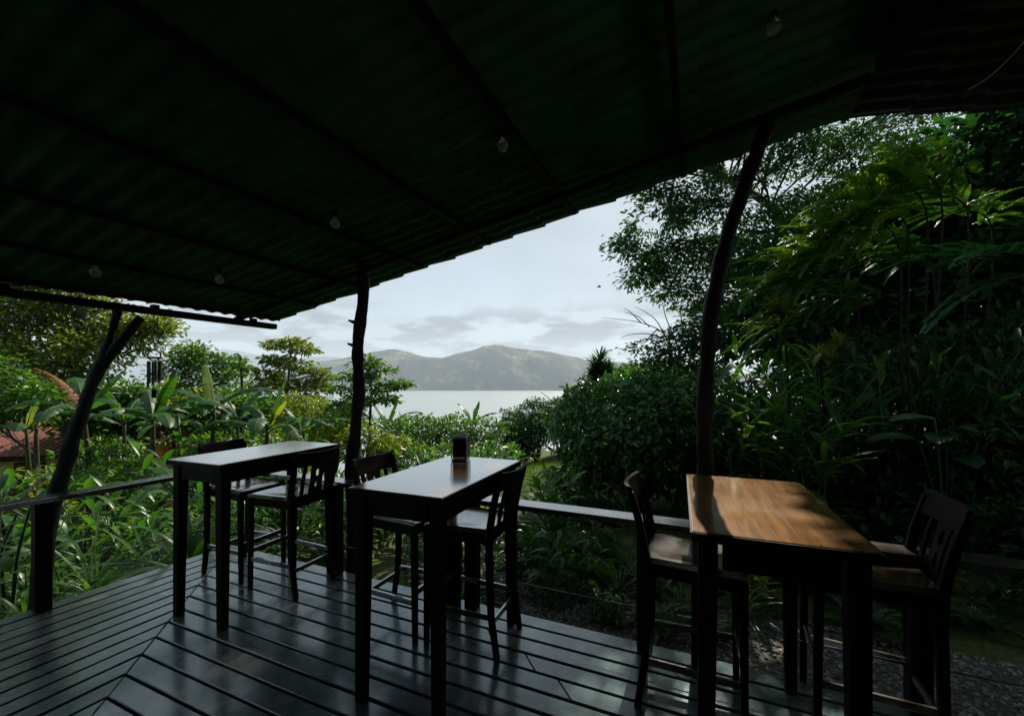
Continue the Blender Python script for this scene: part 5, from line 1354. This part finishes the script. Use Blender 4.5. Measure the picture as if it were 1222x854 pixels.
zc = mth('MAXIMUM', sep.outputs['Z'], 0.0); zz_ = mth('ADD', zc, 0.16)
cu = mth('DIVIDE', sep.outputs['X'], zz_); cv = mth('DIVIDE', sep.outputs['Y'], zz_)
cmb = nt.nodes.new('ShaderNodeCombineXYZ'); nt.links.new(cu, cmb.inputs[0]); nt.links.new(cv, cmb.inputs[1])
def nz(scale, det, off, rough=0.55):
    mp = nt.nodes.new('ShaderNodeMapping'); mp.inputs['Location'].default_value = off; nt.links.new(cmb.outputs[0], mp.inputs[0])
    n = nt.nodes.new('ShaderNodeTexNoise'); n.inputs['Scale'].default_value = scale; n.inputs['Detail'].default_value = det; n.inputs['Roughness'].default_value = rough
    nt.links.new(mp.outputs[0], n.inputs[0]); return n.outputs[0]
def mr(v, a, b, c=0.0, d=1.0):
    n = nt.nodes.new('ShaderNodeMapRange'); n.interpolation_type = 'SMOOTHSTEP'
    nt.links.new(v, n.inputs[0]); n.inputs[1].default_value = a; n.inputs[2].default_value = b; n.inputs[3].default_value = c; n.inputs[4].default_value = d; return n.outputs[0]
def mixc(fac, a, b):
    n = nt.nodes.new('ShaderNodeMix'); n.data_type = 'RGBA'
    nt.links.new(fac, n.inputs[0])
    for i, v in ((6, a), (7, b)):
        if isinstance(v, tuple): n.inputs[i].default_value = (*v, 1)
        else: nt.links.new(v, n.inputs[i])
    return n.outputs[2]
# thin bright veil over the whole sky, then grey cumulus low over the lake
q = 0.1/SKY_S
veil = mr(nz(0.9, 6, (3, 1, 0)), 0.25, 0.7, 0.66, 0.93)
c1 = mixc(veil, sky.outputs[0], (VEIL[0]*q, VEIL[1]*q, VEIL[2]*q))
streak = mr(nz(2.2, 8, (0.3, 5.2, 0), 0.6), 0.46, 0.66, 0.0, 0.55)
lowband = mr(sep.outputs['Z'], 0.22, 0.05)
streak = mth('MULTIPLY', streak, lowband)
c2 = mixc(streak, c1, (WHITE[0]*q, WHITE[1]*q, WHITE[2]*q))
grey = mr(nz(1.55, 9, CLOUD_OFF, 0.55), 0.44, 0.54, 0.0, 1.0)
band = mth('MULTIPLY', mr(sep.outputs['Z'], 0.205, 0.125), mr(sep.outputs['Z'], 0.035, 0.09))
grey = mth('MULTIPLY', grey, band)
c3 = mixc(grey, c2, (GREY[0]*q, GREY[1]*q, GREY[2]*q))
nt.links.new(c3, bg.inputs['Color']); nt.links.new(bg.outputs[0], out.inputs['Surface'])

# ================================================================== SUN AND CAMERA
sd = bpy.data.lights.new('sun', 'SUN'); sd.energy = SUN_E; sd.angle = R(0.53); sd.color = (1.0, 0.90, 0.74)
so = bpy.data.objects.new('sun', sd); COL.objects.link(so); so.rotation_euler = (-SUN).to_track_quat('-Z', 'Y').to_euler(); so.location = (5, 10, 30)
cd = bpy.data.cameras.new('camera'); cam = bpy.data.objects.new('camera', cd); COL.objects.link(cam)
cam.location = (0, 0, H); cam.rotation_euler = (R(90), 0, 0)
cd.sensor_width = 36; cd.lens = 36*F/1222; cd.shift_y = 30/1222; cd.clip_start = 0.05; cd.clip_end = 40000
S.camera = cam
vs = S.view_settings; vs.view_transform = 'Standard'; vs.look = 'None'; vs.exposure = EXPO; vs.gamma = 1.0; vs.use_curve_mapping = False
S.render.engine = 'CYCLES'
cy = S.cycles; cy.max_bounces = 7; cy.diffuse_bounces = 3; cy.glossy_bounces = 3; cy.transmission_bounces = 4; cy.volume_bounces = 1; cy.transparent_max_bounces = 8
cy.use_denoising = True; cy.use_adaptive_sampling = True; cy.adaptive_threshold = 0.02; cy.sample_clamp_indirect = 6.0; cy.caustics_reflective = False; cy.caustics_refractive = False
